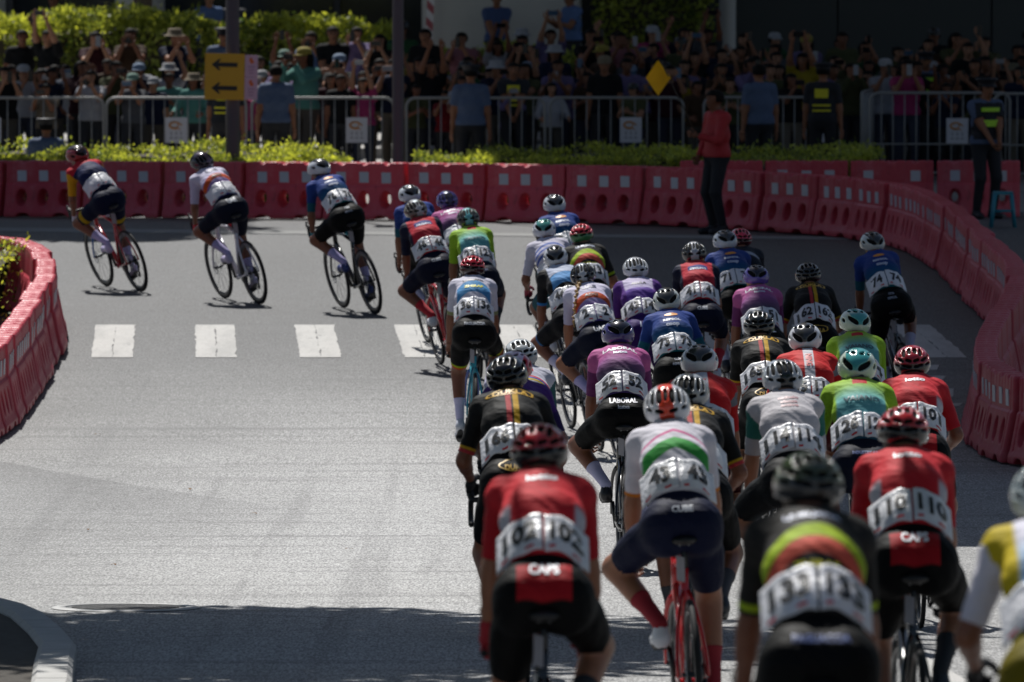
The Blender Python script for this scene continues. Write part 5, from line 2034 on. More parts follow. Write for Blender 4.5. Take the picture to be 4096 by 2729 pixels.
def put_rider(rid):
    X, Y, pz, yaw, lean, k = POS[rid]
    kit, num, hshape, hc, ha, hair, htone, glove, sock, shoe, bike, label = RIDERS[rid]
    P = POSE[pz]
    sl = math.atan2(gz(Y + .5) - gz(Y - .5), 1)
    m = Matrix.Translation((X, Y, gz(Y) + .004)) @ Matrix.Rotation(sl, 4, 'X') @ Matrix.Rotation(R(yaw), 4, 'Z') @ Matrix.Rotation(-R(lean), 4, 'Y') @ Matrix.Diagonal((k, k, k, 1))
    bl = '%s racing bicycle ridden by the %s' % (BIKE_WORDS[bike], label)
    bl = bl.replace(',', '')
    bicycle(rid, m, bike, pz, num, ' '.join(bl.split()[:16]))
    o = obj('person', P.body, SKIN[(hash_id(rid)) % 2])
    o.matrix_world = m
    tag(o, label, 'cyclist', 'cyclists in the race')
    K = KITS[kit]
    je = obj('jersey', P.jersey, kit_mat('jersey_' + kit, K['j']), o)
    so = obj('shorts', P.shorts, kit_mat('shorts_' + kit, K['s'], .5), o)
    for s in 'LR':
        obj('sock', P.socks[s], plain('sock_' + sock[1:], hx(sock), .8), o)
        sh = obj('shoe', SHOE, plain('shoe_' + shoe[1:], hx(shoe), .35), o, P.shoeM[s])
        obj('sole', SOLE, M['sole'], sh)
        if glove:
            obj('glove', P.gloves[s], plain('glove_' + glove[1:], hx(glove), .7), o)
    g = np.random.default_rng(hash_id(rid) + 5)
    hm = P.headM @ Matrix.Rotation(R(g.uniform(-11, 11)), 4, 'Z') @ Matrix.Rotation(R(g.uniform(-6, 6)), 4, 'Y') @ Matrix.Rotation(R(g.uniform(-7, 6)), 4, 'X')
    he = obj('helmet', HELM[hshape], shell_mat(hshape, hc, ha), o, hm)
    obj('helmet_liner', LINER, M['liner'], he)
    obj('hair', HAIRM[hair], plain('hair_' + htone, HAIR[htone], .5, bump=.5, bscale=200), o, hm)
    seed = hash_id(rid)
    hasbib = True
    for s in (-1, 1):
        bm_, grid = bib_mesh(P, s, seed + (s > 0))
        b = obj('race_number', bm_, M['bib'], o)
        if num:
            obj('number_print', printed(('n', pz, s, (seed + (s > 0)) % 4, num), lambda: print_on_bib(P, s, num, grid)), pm('print_black'), b)
        for q, (a0, a1) in enumerate(((.10, .24), (.62, .80))):
            obj('sponsor_mark', printed(('m', pz, s, (seed + (s > 0)) % 4, q), lambda: bib_mark(P, a0, a1, .06, .12, grid)), pm('print_red'), b)
    # 
    for t in K['t']:
        obj('lettering', printed(('b', pz) + t, lambda: print_on_back(P, t[0], HEM + (.585 - HEM) * t[1] - .02, t[2] * 1.2, rot=t[4] if len(t) > 4 else 0)), pm(t[3]), je)
    for t in K['st']:
        obj('lettering', printed(('s', pz) + t, lambda: print_on_seat(P, t[0], 1.045 + t[1], t[2] * 1.1)), pm(t[3]), so)
    if K.get('oval'):
        obj('emblem', printed(('ov', pz), lambda: ring_oval(P, .49, .052, .020, 0)), plain('emblem_orange', hx('#d9892a'), .5), je)
    if K.get('cloud'):
        obj('emblem', printed(('c1', pz), lambda: cloud_line(P, True, .535, .115, .032)), pm('print_gold'), je)
        obj('emblem', printed(('c2', pz), lambda: cloud_line(P, False, 1.085, .085, .028)), pm('print_gold'), so)
    return o


def hash_id(s):
    return sum(ord(c) * (i + 3) for i, c in enumerate(s))


for rid in RIDERS:
    put_rider(rid)


# ================================================================== SPECTATORS, OFFICERS, MARSHAL
# standing figure, 1.70 m, facing -Y (towards the road); hands given as targets
def stand_skeleton(hl, hr, lean=0.0, sit=False):
    J = {'head': np.array([0, -.03, 1.565]), 'neck': np.array([0, 0, 1.42]), 'hip': np.array([0, .0, .93])}
    drop = .50 if sit else 0.0
    for k in ('head', 'neck', 'hip'):
        J[k] = J[k] - np.array([0, 0, drop])
    for s, k, hd in ((-1, 'L', hl), (1, 'R', hr)):
        sh = J['neck'] + np.array([s * .175, .005, -.055])
        el, wr = ik(sh, np.array(hd, float) - np.array([0, 0, drop]), .285, .25, (s * .42, .1, -.9))
        J['sh' + k], J['el' + k], J['wr' + k] = sh, el, wr
        hp = J['hip'] + np.array([s * .09, 0, -.02])
        if sit:
            kn, an = ik(hp, np.array([s * .13, -.28, .09]), .42, .42, (s * .3, -1, .6))
        else:
            kn, an = ik(hp, np.array([s * .11, .02, .09]), .42, .42, (s * .1, -1, 0))
        J['hp' + k], J['kn' + k], J['an' + k] = hp, kn, an
    return J


def stand_prims(J, loose=.0):
    P = []
    hip, nk = J['hip'], J['neck']

    def sp(t):
        return hip + (nk - hip) * t
    P.append(Prim('pelvis', hip + np.array([-.07, 0, 0]), hip + np.array([.07, 0, 0]), .118, .118, k=.05))
    P.append(Prim('torso', sp(.1), sp(.5), .108 + loose, .105 + loose, xs=1.38, k=.05))
    P.append(Prim('torso', sp(.5), sp(.86), .105 + loose, .095, xs=1.5, k=.05))
    P.append(Prim('torso', J['shL'] + np.array([.03, 0, 0]), J['shR'] + np.array([-.03, 0, 0]), .066, .066, k=.05))
    P.append(Prim('neck', nk - np.array([0, 0, .04]), J['head'] - np.array([0, 0, .05]), .056, .052, k=.03))
    hd = J['head']
    P.append(Prim('head', hd + np.array([0, .022, .028]), hd + np.array([0, -.02, .03]), .082, .080, k=.02))
    P.append(Prim('head', hd + np.array([0, -.045, -.02]), hd + np.array([0, -.05, -.062]), .055, .043, k=.03))
    P.append(Prim('head', hd + np.array([0, -.10, .008]), hd + np.array([0, -.112, -.022]), .010, .015, k=.012))
    for s in (-1, 1):
        P.append(Prim('head', hd + np.array([s * .08, .008, -.006]), hd + np.array([s * .087, .014, .022]), .012, .016, k=.008))
    for s, k in ((-1, 'L'), (1, 'R')):
        P.append(Prim('uarm' + k, J['sh' + k], J['el' + k], .054 + loose * .5, .042 + loose * .5, k=.04))
        P.append(Prim('farm' + k, J['el' + k], J['wr' + k], .041, .028, k=.02))
        P.append(Prim('thigh' + k, J['hp' + k], J['kn' + k], .092, .064, k=.04))
        P.append(Prim('shank' + k, J['kn' + k], J['an' + k], .062, .045, k=.03))
        P.append(Prim('foot' + k, J['an' + k] + np.array([0, .03, -.04]), J['an' + k] + np.array([s * .02, -.16, -.052]), .042, .036, k=.03))
    return P


class Figure:
    def __init__(s, hl, hr, sleeve=.62, shorts=False, sit=False, curl=.35, h=.019, faced=(0, -1, .1), hood=False):
        J = s.J = stand_skeleton(hl, hr, sit=sit)
        pr = stand_prims(J, .012)
        V, Q = polygonise(pr, h, it=1)
        hz = J['hip'][2] - .02
        long_ = sleeve > 1

        def region(nm, t, c):
            k = nm[-1]
            if nm == 'torso':
                return 'shirt' if c[2] > hz else 'trousers'
            if nm == 'pelvis':
                return 'shirt' if c[2] > hz else 'trousers'
            if nm.startswith('uarm'):
                return 'shirt' if t < sleeve or long_ else 'skin'
            if nm.startswith('farm'):
                return 'shirt' if long_ and t < .9 else 'skin'
            if nm.startswith('thigh'):
                return 'trousers'
            if nm.startswith('shank'):
                return 'trousers' if not shorts and t < .93 else ('skin' if shorts else 'shoe')
            if nm.startswith('foot'):
                return 'shoe'
            return 'skin'
        hems = [(('torso', 'pelvis'), (0, 0, hz), (0, 0, 1))]
        for k in 'LR':
            if not long_:
                hems.append((('uarm' + k,), J['sh' + k] + (J['el' + k] - J['sh' + k]) * sleeve, J['el' + k] - J['sh' + k]))
        V, N, F, reg = dress(pr, V, Q, hems, region)
        hv, hf, n = [V], list(F), len(V)
        for sd_, k in ((-1, 'L'), (1, 'R')):
            d = J['wr' + k] - J['el' + k]
            up = np.array([sd_ * .9, .6, .2]) if d[2] < 0 else np.array([0, -1.0, .1])
            if hood:
                up = np.array([0, -1.0, .2])
            a, q = place_hand(HAND[curl], J['wr' + k], d, up, sd_ < 0)
            hv.append(a)
            hf += (q + n).tolist()
            n += len(a)
        s.body = mesh('person_body', np.concatenate(hv), hf)
        s.shirt = mesh('shirt', *shell(V, N, F, reg, ('shirt',), lambda P: .011 + .004 * np.sin(P[:, 0] * 40 + P[:, 2] * 17) * np.sin(P[:, 2] * 31)))
        s.trousers = mesh('trousers', *shell(V, N, F, reg, ('trousers',), .007))
        s.shoes = mesh('shoes', *shell(V, N, F, reg, ('shoe',), .008))
        s.head = Matrix.Translation(Vector(J['head']))


def hair_mesh(kind):
    def cut(X, Y, Z, D):
        face = np.maximum(-(Y + .035) + 0 * X, .045 - Z + 0 * X * Y)      # inside when in front and below the brow
        D = np.maximum(D, -np.maximum(-(-Y - .030), (Z - .055)) + 0 * X) if False else D
        m = np.minimum(-Y - .030, .060 - Z) + 0 * X                        # >0 where the face is
        D = np.maximum(D, m)
        low = (-.02 if kind == 'short' else -.26) - Z + 0 * X * Y
        return np.maximum(D, low)
    pr = [Prim('h', (0, .022, .032), (0, -.018, .034), .094, .092, k=.02)]
    if kind == 'long':
        pr += [Prim('h', (-.05, .05, .0), (-.06, .06, -.22), .06, .04, k=.04), Prim('h', (.05, .05, .0), (.06, .06, -.22), .06, .04, k=.04)]
    if kind == 'bun':
        pr += [Prim('h', (0, .11, .07), (0, .12, .08), .04, .04, k=.02)]
    V, Q = polygonise(pr, .012, cut, it=1)
    return mesh('hair', V, Q)


def lathe_hat(prof, name, seg=22, sy=1.15):
    mb = MB()
    mb.lathe(prof, seg)
    mb.V = [v * np.array([1, sy, 1]) + np.array([0, .005, .03]) for v in mb.V]
    return mb


def hats():
    H = {}
    mb = lathe_hat([(.155, .000), (.150, .006), (.105, .035), (.100, .085), (.085, .108), (.001, .112), (.001, .106), (.082, .100), (.096, .08), (.100, .034), (.148, .002), (.155, .0)], 'bucket_hat')
    H['bucket'] = mb.build('bucket_hat')
    mb = lathe_hat([(.099, .022), (.101, .03), (.099, .06), (.080, .098), (.04, .115), (.001, .118)], 'cap')
    n = 13
    th = np.linspace(math.pi * 1.12, math.pi * 1.88, n)
    V = [(.098 * math.cos(a), .112 * math.sin(a) + .005, .055) for a in th] + [(.095 * math.cos(a) * 1.05, .112 * math.sin(a) * 1.75 + .005, .04) for a in th]
    V += [(x, y, z - .006) for x, y, z in V]
    F = [(i, i + 1, n + i + 1, n + i) for i in range(n - 1)] + [(2 * n + i, 3 * n + i, 3 * n + i + 1, 2 * n + i + 1) for i in range(n - 1)] + [(n + i, n + i + 1, 3 * n + i + 1, 3 * n + i) for i in range(n - 1)]
    mb.add(V, F)
    H['cap'] = mb.build('cap')
    mb = lathe_hat([(.100, .025), (.102, .06), (.130, .085), (.135, .095), (.125, .108), (.001, .112)], 'officer_cap')
    mb.add([(x, y, z + .0) for x, y, z in V], F)
    H['officer'] = mb.build('peaked_cap')
    mb = lathe_hat([(.108, .0), (.114, .03), (.112, .07), (.092, .112), (.05, .135), (.001, .14)], 'helmet')
    H['helmet'] = mb.build('riding_helmet')
    return H


def face_mesh():
    mb = MB()
    for s in (-1, 1):
        mb.box((s * .034, -.0985, .022), (.026, .012, .010))
        mb.box((s * .034, -.0995, .044), (.034, .012, .007))
    mb.box((0, -.101, -.052), (.042, .012, .010))
    return mb.build('eyes', False)


FIG = {
    'still': Figure((-.24, -.04, .80), (.24, -.04, .80)),
    'film': Figure((-.075, -.33, 1.46), (.075, -.33, 1.46)),
    'high': Figure((-.10, -.22, 1.84), (.10, -.22, 1.84)),
    'one': Figure((-.22, -.06, .85), (.13, -.26, 1.76)),
    'chest': Figure((-.09, -.36, 1.20), (.09, -.36, 1.20)),
    'rail': Figure((-.25, -.33, 1.06), (.25, -.33, 1.06), sleeve=1.1),
    'sleeves': Figure((-.075, -.33, 1.50), (.075, -.33, 1.50), sleeve=1.1),
    'filml': Figure((-.16, -.34, 1.38), (-.02, -.36, 1.36), sleeve=.5),
    'filmr': Figure((.20, -.10, .98), (.06, -.38, 1.50), sleeve=.7),
    'wave': Figure((-.30, -.12, 1.72), (.10, -.30, 1.12), sleeve=.55),
    'cross': Figure((.06, -.24, 1.12), (-.06, -.26, 1.08), curl=1.05),
}
FIGOFF = {'back': Figure((-.25, .0, .80), (.25, .0, .80), sleeve=.72), 'clasp': Figure((-.035, -.27, .90), (.035, -.29, .90), sleeve=.6, curl=1.05),
          'seated': Figure((-.16, -.36, 1.10), (.16, -.36, 1.10), sit=True), 'flag': Figure((-.16, -.16, .90), (.06, -.30, 1.16), sleeve=1.1, curl=1.05)}
HAIRS = {k: hair_mesh(k) for k in ('short', 'long', 'bun')}
HATS = hats()
FACE = face_mesh()
EYE = plain('eyes_and_lips', hx_('#2a1a16'), .5)
CSK = [plain('skin_a', hx_('#83573f'), .6, .35), plain('skin_b', hx_('#6d4430'), .6, .35), plain('skin_c', hx_('#946a52'), .6, .35)]
CH = plain('black_hair', hx_('#100d0c'), .75, .15, bump=.4, bscale=150)
CGH = plain('grey_hair', hx_('#6a6662'), .6, bump=.4, bscale=150)
PHN = MB()
PHN.box((0, 0, 0), (.152, .009, .074))
PHN.box((.055, .006, .015), (.03, .005, .035))
PHONE = PHN.build('phone', False)
CAMR = MB()
CAMR.box((0, .02, 0), (.13, .06, .09))
CAMR.lathe([(.035, -.10), (.038, -.03), (.038, .0)], 14, 'y')
CAMR.lathe([(.0005, -.09), (.034, -.09)], 14, 'y')
CAMR.box((0, .02, .055), (.05, .05, .03))
CAMERA = CAMR.build('photo_camera', False)
PHM = [plain('phone_black', hx_('#15161a'), .25), plain('phone_white', hx_('#85878d'), .35), plain('phone_blue', hx_('#405a74'), .35)]
COL = {'black': '#17181b', 'navy': '#1b2440', 'white': '#b9bac2', 'grey': '#5a5c62', 'mint': '#5f9a90', 'teal': '#2c7474', 'burgundy': '#3f1622', 'pink': '#b23c72', 'red': '#8d1f28', 'orange': '#b05a30', 'light blue': '#6f8cc0',
       'lilac': '#7d6f9a', 'yellow': '#b09a2a', 'olive': '#55583a', 'brown': '#4a3526', 'beige': '#8d8070', 'green': '#2c5a38', 'rose': '#a26a74'}
HATC = {'tan': '#8f8068', 'white': '#b5b6ba', 'black': '#17171a', 'pale blue': '#8aa0bc', 'mint': '#86a89a', 'yellow': '#a8983a', 'khaki': '#77715a'}
PEOPLE = []
GND = .12


def figure_root(F, x, y, z, k, face, skin, name='person'):
    o = obj(name, F.body, skin)
    o.matrix_world = Matrix.Translation((x, y, z)) @ Matrix.Rotation(R(face), 4, 'Z') @ Matrix.Diagonal((k, k, k, 1))
    return o


def spectator(x, y, z, pose, shirt, hat=None, hair='short', k=1.0, face=0.0, dev=None, trousers='#1c1e24', skin=None, row=''):
    F = FIG[pose]
    o = figure_root(F, x, y, z, k, face, skin or CSK[int(abs(x * 37 + y * 11)) % 3])
    obj('shirt', F.shirt, plain('shirt_' + shirt.replace(' ', '_'), tuple(c * .55 for c in hx_(COL[shirt])), .85, .2, bump=.3, bscale=18, bdist=.012), o)
    obj('trousers', F.trousers, plain('trousers_' + trousers[1:], hx_(trousers), .8), o)
    obj('shoes', F.shoes, plain('street_shoes', hx_('#2a2a2c'), .6), o)
    obj('hair', HAIRS[hair], CH, o, F.head)
    obj('facial_features', FACE, EYE, o, F.head)['kind'] = 'stuff'
    if hat:
        kind, col = hat
        if kind == 'helmet':
            obj('riding_helmet', HATS[kind], plain('hat_' + col.replace(' ', '_'), tuple(c * .5 for c in hx_(HATC[col])), .35), o, F.head)
        else:
            obj('bucket_hat' if kind == 'bucket' else 'cap', HATS[kind], plain('hat_' + col.replace(' ', '_'), tuple(c * .55 for c in hx_(HATC[col])), .85), o, F.head)
    d = None
    if dev:
        J = F.J
        c = (J['wrL'] + J['wrR']) / 2 if pose not in ('one', 'filmr') else J['wrR']
        lift = {'high': .10, 'film': .09, 'sleeves': .09, 'one': .10, 'chest': .07}.get(pose, .08)
        dirn = np.array([0, -.04, lift])
        vert = pose in ('one', 'chest') or (int(abs(x * 91)) % 3 == 0)
        mm = o.matrix_world @ Matrix.Translation(Vector(c + dirn)) @ (Matrix.Rotation(R(90), 4, 'Y') if vert else Matrix()) @ Matrix.Rotation(R(12), 4, 'X')
        if dev == 'camera':
            mm = o.matrix_world @ Matrix.Translation(Vector(c + np.array([0, -.02, .06])))
            d = obj('photo_camera', CAMERA, PHM[0])
        else:
            d = obj('phone', PHONE, PHM[{'phone': 0, 'white phone': 1, 'blue phone': 2}[dev]])
        d.matrix_world = mm
    PEOPLE.append(dict(o=o, d=d, x=x, y=y, shirt=shirt, hat=hat, hair=hair, pose=pose, dev=dev, row=row))
    return o


def zone(x):
    for lim, w in ((-5.9, 'at far left'), (-3.7, 'left of arrow sign'), (-1.5, 'between lamp posts'), (.6, 'right of thin post'), (2.4, 'behind yellow flag'), (4.8, 'behind red marshal')):
        if x < lim:
            return w
    return 'at right-hand fence'


DO = {'still': '', 'film': 'filming', 'high': 'arms overhead', 'one': 'one arm up', 'chest': 'hands at chest', 'rail': 'on the rail', 'sleeves': 'filming', 'cross': 'arms crossed', 'filml': 'filming sideways', 'filmr': 'filming one-handed', 'wave': 'waving'}

# people the photograph picks out: x, row depth, pose, shirt, hat, hair, size, device
ROWS = {0: (122.75, .12, 'front row'), 1: (124.0, .12, 'second row'), 2: (125.4, .12, 'third row'), 3: (127.3, .22, 'fourth row'), 4: (129.2, .38, 'fifth row'), 5: (131.0, .43, 'back row')}
NAMED = [
    (-7.35, 0, 'film', 'black', None, 'short', 1.0, 'phone'), (-7.05, 1, 'film', 'white', ('cap', 'white'), 'short', .94, 'phone'), (-6.62, 0, 'film', 'beige', None, 'short', .93, 'phone'),
    (-6.05, 0, 'film', 'white', None, 'long', .97, 'camera'), (-5.42, 1, 'film', 'navy', ('cap', 'pale blue'), 'short', 1.0, None), (-5.60, 0, 'film', 'grey', ('cap', 'mint'), 'short', .98, 'blue phone'),
    (-5.14, 0, 'still', 'navy', ('cap', 'white'), 'short', .93, None), (-4.62, 0, 'rail', 'mint', ('bucket', 'tan'), 'long', .98, None), (-4.98, 2, 'one', 'white', ('bucket', 'white'), 'long', .99, None),
    (-4.40, 2, 'film', 'white', None, 'long', .93, 'white phone'), (-4.10, 1, 'film', 'grey', ('cap', 'white'), 'long', 1.0, None), (-4.98, 1, 'chest', 'mint', None, 'short', .95, 'white phone'),
    (-4.02, 0, 'film', 'orange', None, 'long', .9, 'phone'), (-3.60, 1, 'film', 'white', ('cap', 'white'), 'short', .92, 'white phone'), (-3.95, 0, 'still', 'pink', None, 'short', .82, None),
    (-7.50, 4, 'one', 'black', None, 'short', 1.04, 'phone'), (-6.95, 4, 'high', 'black', None, 'short', 1.04, 'phone'), (-6.38, 4, 'film', 'burgundy', None, 'short', 1.03, 'white phone'),
    (-5.72, 4, 'film', 'brown', None, 'short', 1.06, 'camera'), (-5.12, 4, 'film', 'navy', ('bucket', 'tan'), 'short', 1.05, None),
    (-3.42, 3, 'high', 'teal', ('cap', 'mint'), 'short', .97, 'phone'), (-3.08, 4, 'film', 'light blue', None, 'short', 1.03, 'camera'), (-2.70, 4, 'cross', 'black', None, 'short', 1.08, None),
    (-2.40, 5, 'film', 'lilac', None, 'short', 1.02, 'phone'), (-2.05, 4, 'film', 'black', None, 'long', 1.0, 'phone'), (-1.78, 5, 'still', 'green', ('helmet', 'black'), 'short', 1.05, None),
    (-3.02, 0, 'sleeves', 'mint', ('cap', 'yellow'), 'long', .99, 'phone'), (-2.62, 2, 'film', 'black', ('cap', 'pale blue'), 'short', 1.0, 'phone'), (-2.15, 0, 'high', 'pink', None, 'long', .86, 'white phone'),
    (-2.44, 0, 'still', 'black', None, 'short', 1.0, None), (-3.4, 1, 'film', 'lilac', None, 'long', .96, None),
    (-1.22, 4, 'still', 'black', None, 'short', 1.05, None), (-.72, 4, 'film', 'rose', None, 'short', 1.02, 'phone'), (-.28, 4, 'high', 'white', None, 'long', .94, 'phone'), (.16, 4, 'film', 'black', None, 'short', 1.0, 'phone'),
    (.62, 5, 'high', 'lilac', None, 'short', 1.0, 'blue phone'), (1.12, 4, 'film', 'black', None, 'short', 1.05, 'phone'), (1.62, 4, 'film', 'rose', None, 'short', 1.03, None),
    (2.15, 5, 'film', 'pink', ('cap', 'white'), 'long', 1.02, 'white phone'), (3.05, 5, 'high', 'grey', None, 'short', 1.0, 'phone'), (1.32, 0, 'still', 'black', ('cap', 'tan'), 'short', 1.0, None), (.58, 0, 'rail', 'white', None, 'long', .97, None),
    (2.55, 1, 'film', 'yellow', None, 'short', .96, 'phone'), (-.95, 0, 'film', 'red', None, 'long', .88, 'phone'), (-.62, 0, 'chest', 'white', None, 'short', .9, None),
    (3.6, 0, 'rail', 'olive', None, 'short', .98, None), (4.25, 1, 'high', 'yellow', None, 'long', 1.03, 'phone'), (5.35, 1, 'film', 'white', ('cap', 'white'), 'short', .98, 'phone'), (5.75, 0, 'film', 'pink', None, 'long', .95, 'white phone'),
    (7.45, 2, 'film', 'rose', ('bucket', 'khaki'), 'long', 1.0, 'phone'), (6.95, 3, 'one', 'black', None, 'short', 1.05, 'phone'),
]
taken = []
for x, r, pose, sh, hat, hair, k, dev in NAMED:
    y, z, rn = ROWS[r]
    spectator(x + rng.normal(0, .06), y + rng.uniform(-.35, .5), z, pose, sh, hat, hair, k * (1 + (rng.normal(-.03, .06) if r < 3 else 0)), rng.normal(0, 14), dev, random.choice(['#1c1e24', '#23283a', '#3a3630', '#15161a']), row=rn)
    taken.append((x, r))
# the rest of the crowd, filling the rows
pool = ['black', 'black', 'black', 'navy', 'navy', 'grey', 'white', 'brown', 'brown', 'olive', 'olive', 'beige', 'lilac', 'teal', 'burgundy', 'burgundy', 'rose', 'green', 'yellow']
poses = ['film', 'filml', 'filmr', 'filml', 'wave', 'filmr', 'chest', 'one', 'high', 'sleeves', 'cross', 'still', 'film', 'sleeves']
for r in range(6):
    y, z, rn = ROWS[r]
    x = -7.9 + (r % 2) * .22
    while x < 8.2:
        x += random.uniform(.36, .56)
        gap = .34
        if any(rr == r and abs(xx - x) < gap for xx, rr in taken):
            continue
        if r >= 4 and x < -1.7:
            continue
        if r == 3 and x < -1.7 and random.random() < .25:
            continue
        if r == 0 and (4.55 < x < 5.15):
            continue
        if r == 5 and (x > -.9 or x < -5.2) and random.random() < .45:
            continue
        p = random.choice(poses) if r else random.choice(['film', 'rail', 'chest', 'filml', 'filmr', 'sleeves'])
        hat = None
        if random.random() < .13:
            hat = random.choice([('cap', 'white'), ('cap', 'black'), ('bucket', 'khaki'), ('cap', 'pale blue'), ('bucket', 'white'), ('cap', 'yellow')])
        dev = random.choice(['phone', 'phone', 'white phone', 'blue phone', None]) if p in ('film', 'one', 'high', 'sleeves', 'filml', 'filmr') else (random.choice(['phone', None]) if p == 'chest' else None)
        spectator(x, y + random.uniform(-.3, .45), z, p, random.choice(pool if x < -1.5 else pool[:6] + pool[7:11] + ['burgundy', 'green', 'grey', 'olive', 'lilac']), hat, random.choice(['short', 'short', 'long', 'bun']), (random.uniform(.86, 1.03) if not (r == 3 and x < -1.7) else random.uniform(.78, .92)) if r else random.uniform(.80, .98), random.gauss(0, 22), dev,  # right of the thin post, darker shirts stand in for deep shade
                  random.choice(['#1c1e24', '#23283a', '#3a3630', '#15161a', '#5a5348']), row=rn)
        taken.append((x, r))

# people on the terrace behind, cut by the top of the picture
for x, y, p, sh, k, fc in ((-7.55, 140.6, 'cross', 'white', 1.0, 0), (-5.0, 140.9, 'cross', 'light blue', 1.02, 10), (-4.62, 141.3, 'cross', 'grey', 1.0, -10), (.98, 139.9, 'chest', 'light blue', 1.04, -60)):
    spectator(x, y, .8, p, sh, None, 'short', k, fc, None, row='on the terrace')

# ---- labels that single each spectator out
def numbered(items, base, obj_of, cat, group, noun):
    """give every label its own wording; look-alikes are told apart by counting from the left"""
    bag = {}
    for p in items:
        bag.setdefault(base(p), []).append(p)
    for w, ps in bag.items():
        ps.sort(key=lambda q: q['x'])
        for i, p in enumerate(ps):
            lab = w if len(ps) == 1 else w.replace(noun, ORD[i] + ' ' + noun + ' from left', 1)
            tag(obj_of(p), lab, cat(p), group)


def looks(p):
    w = 'person in %s shirt' % p['shirt']
    if p['hat']:
        w += ' and %s %s' % (p['hat'][1], {'bucket': 'bucket hat', 'cap': 'cap', 'helmet': 'helmet'}[p['hat'][0]])
    elif p['hair'] == 'long':
        w += ' with long hair'
    elif p['hair'] == 'bun':
        w += ' with bun'
    elif DO[p['pose']]:
        w += ' ' + DO[p['pose']]
    return '%s, %s %s' % (w, p['row'], zone(p['x']))


numbered(PEOPLE, looks, lambda p: p['o'], lambda p: 'spectator', 'spectators in the crowd', 'person')
HELD = [p for p in PEOPLE if p['d'] is not None]
DEVW = {'phone': 'black phone', 'white phone': 'white phone', 'blue phone': 'blue phone', 'camera': 'black camera'}
for kind in DEVW:
    numbered([p for p in HELD if p['dev'] == kind], lambda p: '%s held by %s shirt spectator, %s %s' % (DEVW[kind], p['shirt'], p['row'], zone(p['x'])), lambda p: p['d'],
             lambda p: 'camera' if p['dev'] == 'camera' else 'phone', 'phones and cameras in the crowd', DEVW[kind])

# ---- officers in light blue shirts, guards with lettered vests
BLUE = plain('uniform_blue', hx_('#4a5872'), .8, .3, bump=.3, bscale=16, bdist=.012)
UDARK = plain('uniform_navy', hx_('#14161d'), .8)
CAPM = plain('uniform_cap', hx_('#12141c'), .6)
HIVIS = plain('hivis_strip', hx_('#9ccf1e'), .4)
YEL = plain('vest_lettering', hx_('#c8c010'), .5)


def officer(pose, x, y, z, k, face, label, cap=True, vest=None, shirt=BLUE, sleeve=None):
    F = FIGOFF[pose]
    o = figure_root(F, x, y, z, k, face, CSK[0])
    tag(o, label, 'officer', 'uniformed officers')
    obj('shirt', F.shirt, shirt, o)
    obj('trousers', F.trousers, UDARK, o)
    obj('shoes', F.shoes, CAPM, o)
    obj('hair', HAIRS['short'], CH, o, F.head)
    obj('facial_features', FACE, EYE, o, F.head)['kind'] = 'stuff'
    if cap:
        obj('peaked_cap', HATS['officer'], CAPM, o, F.head)
    if vest:
        J = F.J
        V = np.array([v.co for v in F.shirt.vertices])
        Fs = [list(q.vertices) for q in F.shirt.polygons]
        cen = np.array([V[f].mean(0) for f in Fs])
        keep = [f for f, c in zip(Fs, cen) if abs(c[0]) < .185 and J['hip'][2] + .04 < c[2] < J['neck'][2] - .02]
        N = np.array([v.normal for v in F.shirt.vertices])
        us = sorted({i for f in keep for i in f})
        mp = {a: b for b, a in enumerate(us)}
        vm = obj('vest', mesh('vest', V[us] + N[us] * .010, [[mp[i] for i in f] for f in keep]), UDARK, o)
        sgn = 1 if vest.startswith('back') else -1
        for (z0, z1, w) in ((1.30, 1.35, .12), (1.12, 1.20, .12)) if 'hivis' in vest else ((1.24, 1.36, .09), (1.13, 1.155, .12), (1.06, 1.085, .12)):
            mb = MB()
            nx = 9
            xs_ = np.linspace(-w, w, nx)
            A = []
            for zz in (z0, z1):
                for xx in xs_:
                    dpt = .155 * math.sqrt(max(.1, 1 - (xx / .215) ** 2))
                    A.append((xx, sgn * (dpt + .004), zz))
            B = [(a, b - sgn * .02, c) for a, b, c in A]
            Fq = [(i, i + 1, nx + i + 1, nx + i) for i in range(nx - 1)]
            rim = [0] + list(range(1, nx)) + [2 * nx - 1 - i for i in range(nx)]
            Fq += [(rim[i], rim[(i + 1) % len(rim)], 2 * nx + rim[(i + 1) % len(rim)], 2 * nx + rim[i]) for i in range(len(rim))]
            mb.add(A + B, Fq)
            obj('reflective_strip' if 'hivis' in vest else 'lettering', mb.build('strip', False), HIVIS if 'hivis' in vest else YEL, vm)
    return o


officer('back', -3.30, 119.3, GND, 1.03, 180, 'officer in light blue shirt seen from behind below the pink strip of the sign', cap=False)
officer('back', -.57, 117.6, GND, 1.05, 180, 'officer in light blue shirt and peaked cap, back turned, before the middle fence')
officer('back', 3.42, 117.8, GND, 1.06, 205, 'bareheaded officer in blue shirt looking right behind the red marshal', cap=False)
officer('seated', -6.15, 112.6, GND, 1.0, 180, 'officer in blue shirt sitting low behind the left hedge')
officer('back', -3.98, 118.6, GND, 1.02, 165, 'guard in black with yellow reflective lettering left of the thick lamp post', cap=False, vest='back', shirt=UDARK)
officer('clasp', .02, 122.9, GND, 1.0, 0, 'guard in black vest with yellow lettering behind the middle fence', cap=False, vest='front', shirt=UDARK)
officer('back', 4.32, 118.6, GND, 1.05, 170, 'guard in black with yellow back lettering near the end of the shaded hedge', vest='back', shirt=UDARK)
officer('clasp', 6.02, 124.4, .12, 1.06, 10, 'officer with lime reflective vest and peaked cap behind the right-hand fence', vest='front hivis')
officer('clasp', 5.95, 107.2, gz(107.2), 1.04, 25, 'officer with lime reflective vest standing by the shaded barriers, hands clasped', vest='front hivis')
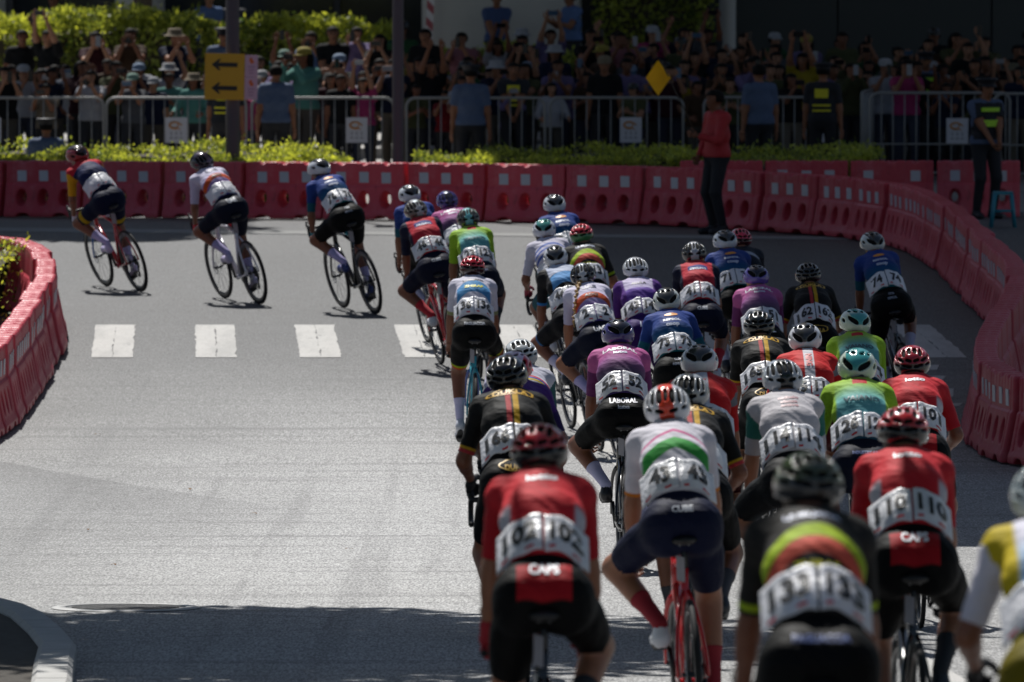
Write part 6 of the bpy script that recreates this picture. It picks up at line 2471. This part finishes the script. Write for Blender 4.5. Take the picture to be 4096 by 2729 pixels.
officer('clasp', -.25, 139.6, .8, 1.03, 0, 'officer in dark blue shirt standing before the pale pier', cap=True, shirt=plain('uniform_dusk', hx_('#33466e'), .8))
officer('back', -4.38, 129.4, .38, 1.05, 15, 'officer in light blue shirt and dark cap filming beside the arrow sign')

# ---- marshal in red with a yellow flag
F = FIGOFF['flag']
mx, my = 2.46, 102.4
o = figure_root(F, mx, my, gz(my), 1.03, -62, CSK[1])
tag(o, 'marshal in red jacket and dark trousers standing on the road by the barriers', 'marshal')
redj = plain('red_jacket', hx_('#a01c22'), .7, bump=.3, bscale=16, bdist=.012)
obj('shirt', F.shirt, redj, o)
obj('trousers', F.trousers, UDARK, o)
obj('shoes', F.shoes, CAPM, o)
obj('hair', HAIRS['short'], CH, o, F.head)
obj('facial_features', FACE, EYE, o, F.head)['kind'] = 'stuff'
mw = o.matrix_world
hand = mw @ Vector(F.J['wrR'])
tip = Vector((1.77, 102.2, 2.36))
base = hand - (tip - hand) * .08
fl = bpy.data.objects.new('marshal_flag', None)
C.objects.link(fl)
fl.location = base
tag(fl, 'yellow diamond-shaped warning flag held up by the marshal in red', 'flag')
mb = MB()
mb.tube([(0, 0, 0), tuple(tip - base)], .008, 6)
obj('stick', mb.build('stick'), plain('flag_stick', hx_('#3a3226'), .6), fl)
cx, cz = 1.71, 2.13
nu = 9
V, Fq = [], []
for i in range(nu):
    for j in range(nu):
        a, b = i / (nu - 1), j / (nu - 1)
        X = cx + .04 + (a - b) * .15
        Z = cz + .22 - (a + b) * .215
        Y = 102.2 + .05 * math.sin(a * 4) * (1 - b) + .03 * math.sin(b * 5)
        V.append((X - base[0], Y - base[1], Z - base[2]))
for i in range(nu - 1):
    for j in range(nu - 1):
        Fq.append((i * nu + j, (i + 1) * nu + j, (i + 1) * nu + j + 1, i * nu + j + 1))
t = NT('flag_cloth')
t.fin(t.mix(t.noise(12, 3), hx_('#f0a80c'), hx_('#fcc01e')), .7)
tr = t.n('ShaderNodeBsdfTranslucent')
tr.inputs[0].default_value = (*hx_('#ffc020'), 1)
mxs = t.n('ShaderNodeMixShader')
mxs.inputs[0].default_value = .5
t.link(t.p.outputs[0], mxs.inputs[1])
t.link(tr.outputs[0], mxs.inputs[2])
t.link(mxs.outputs[0], t.t.nodes['Material Output'].inputs[0])
obj('cloth', mesh('cloth', V, Fq), t.m, fl)
print('objects', len(bpy.data.objects), 'people', len(PEOPLE))
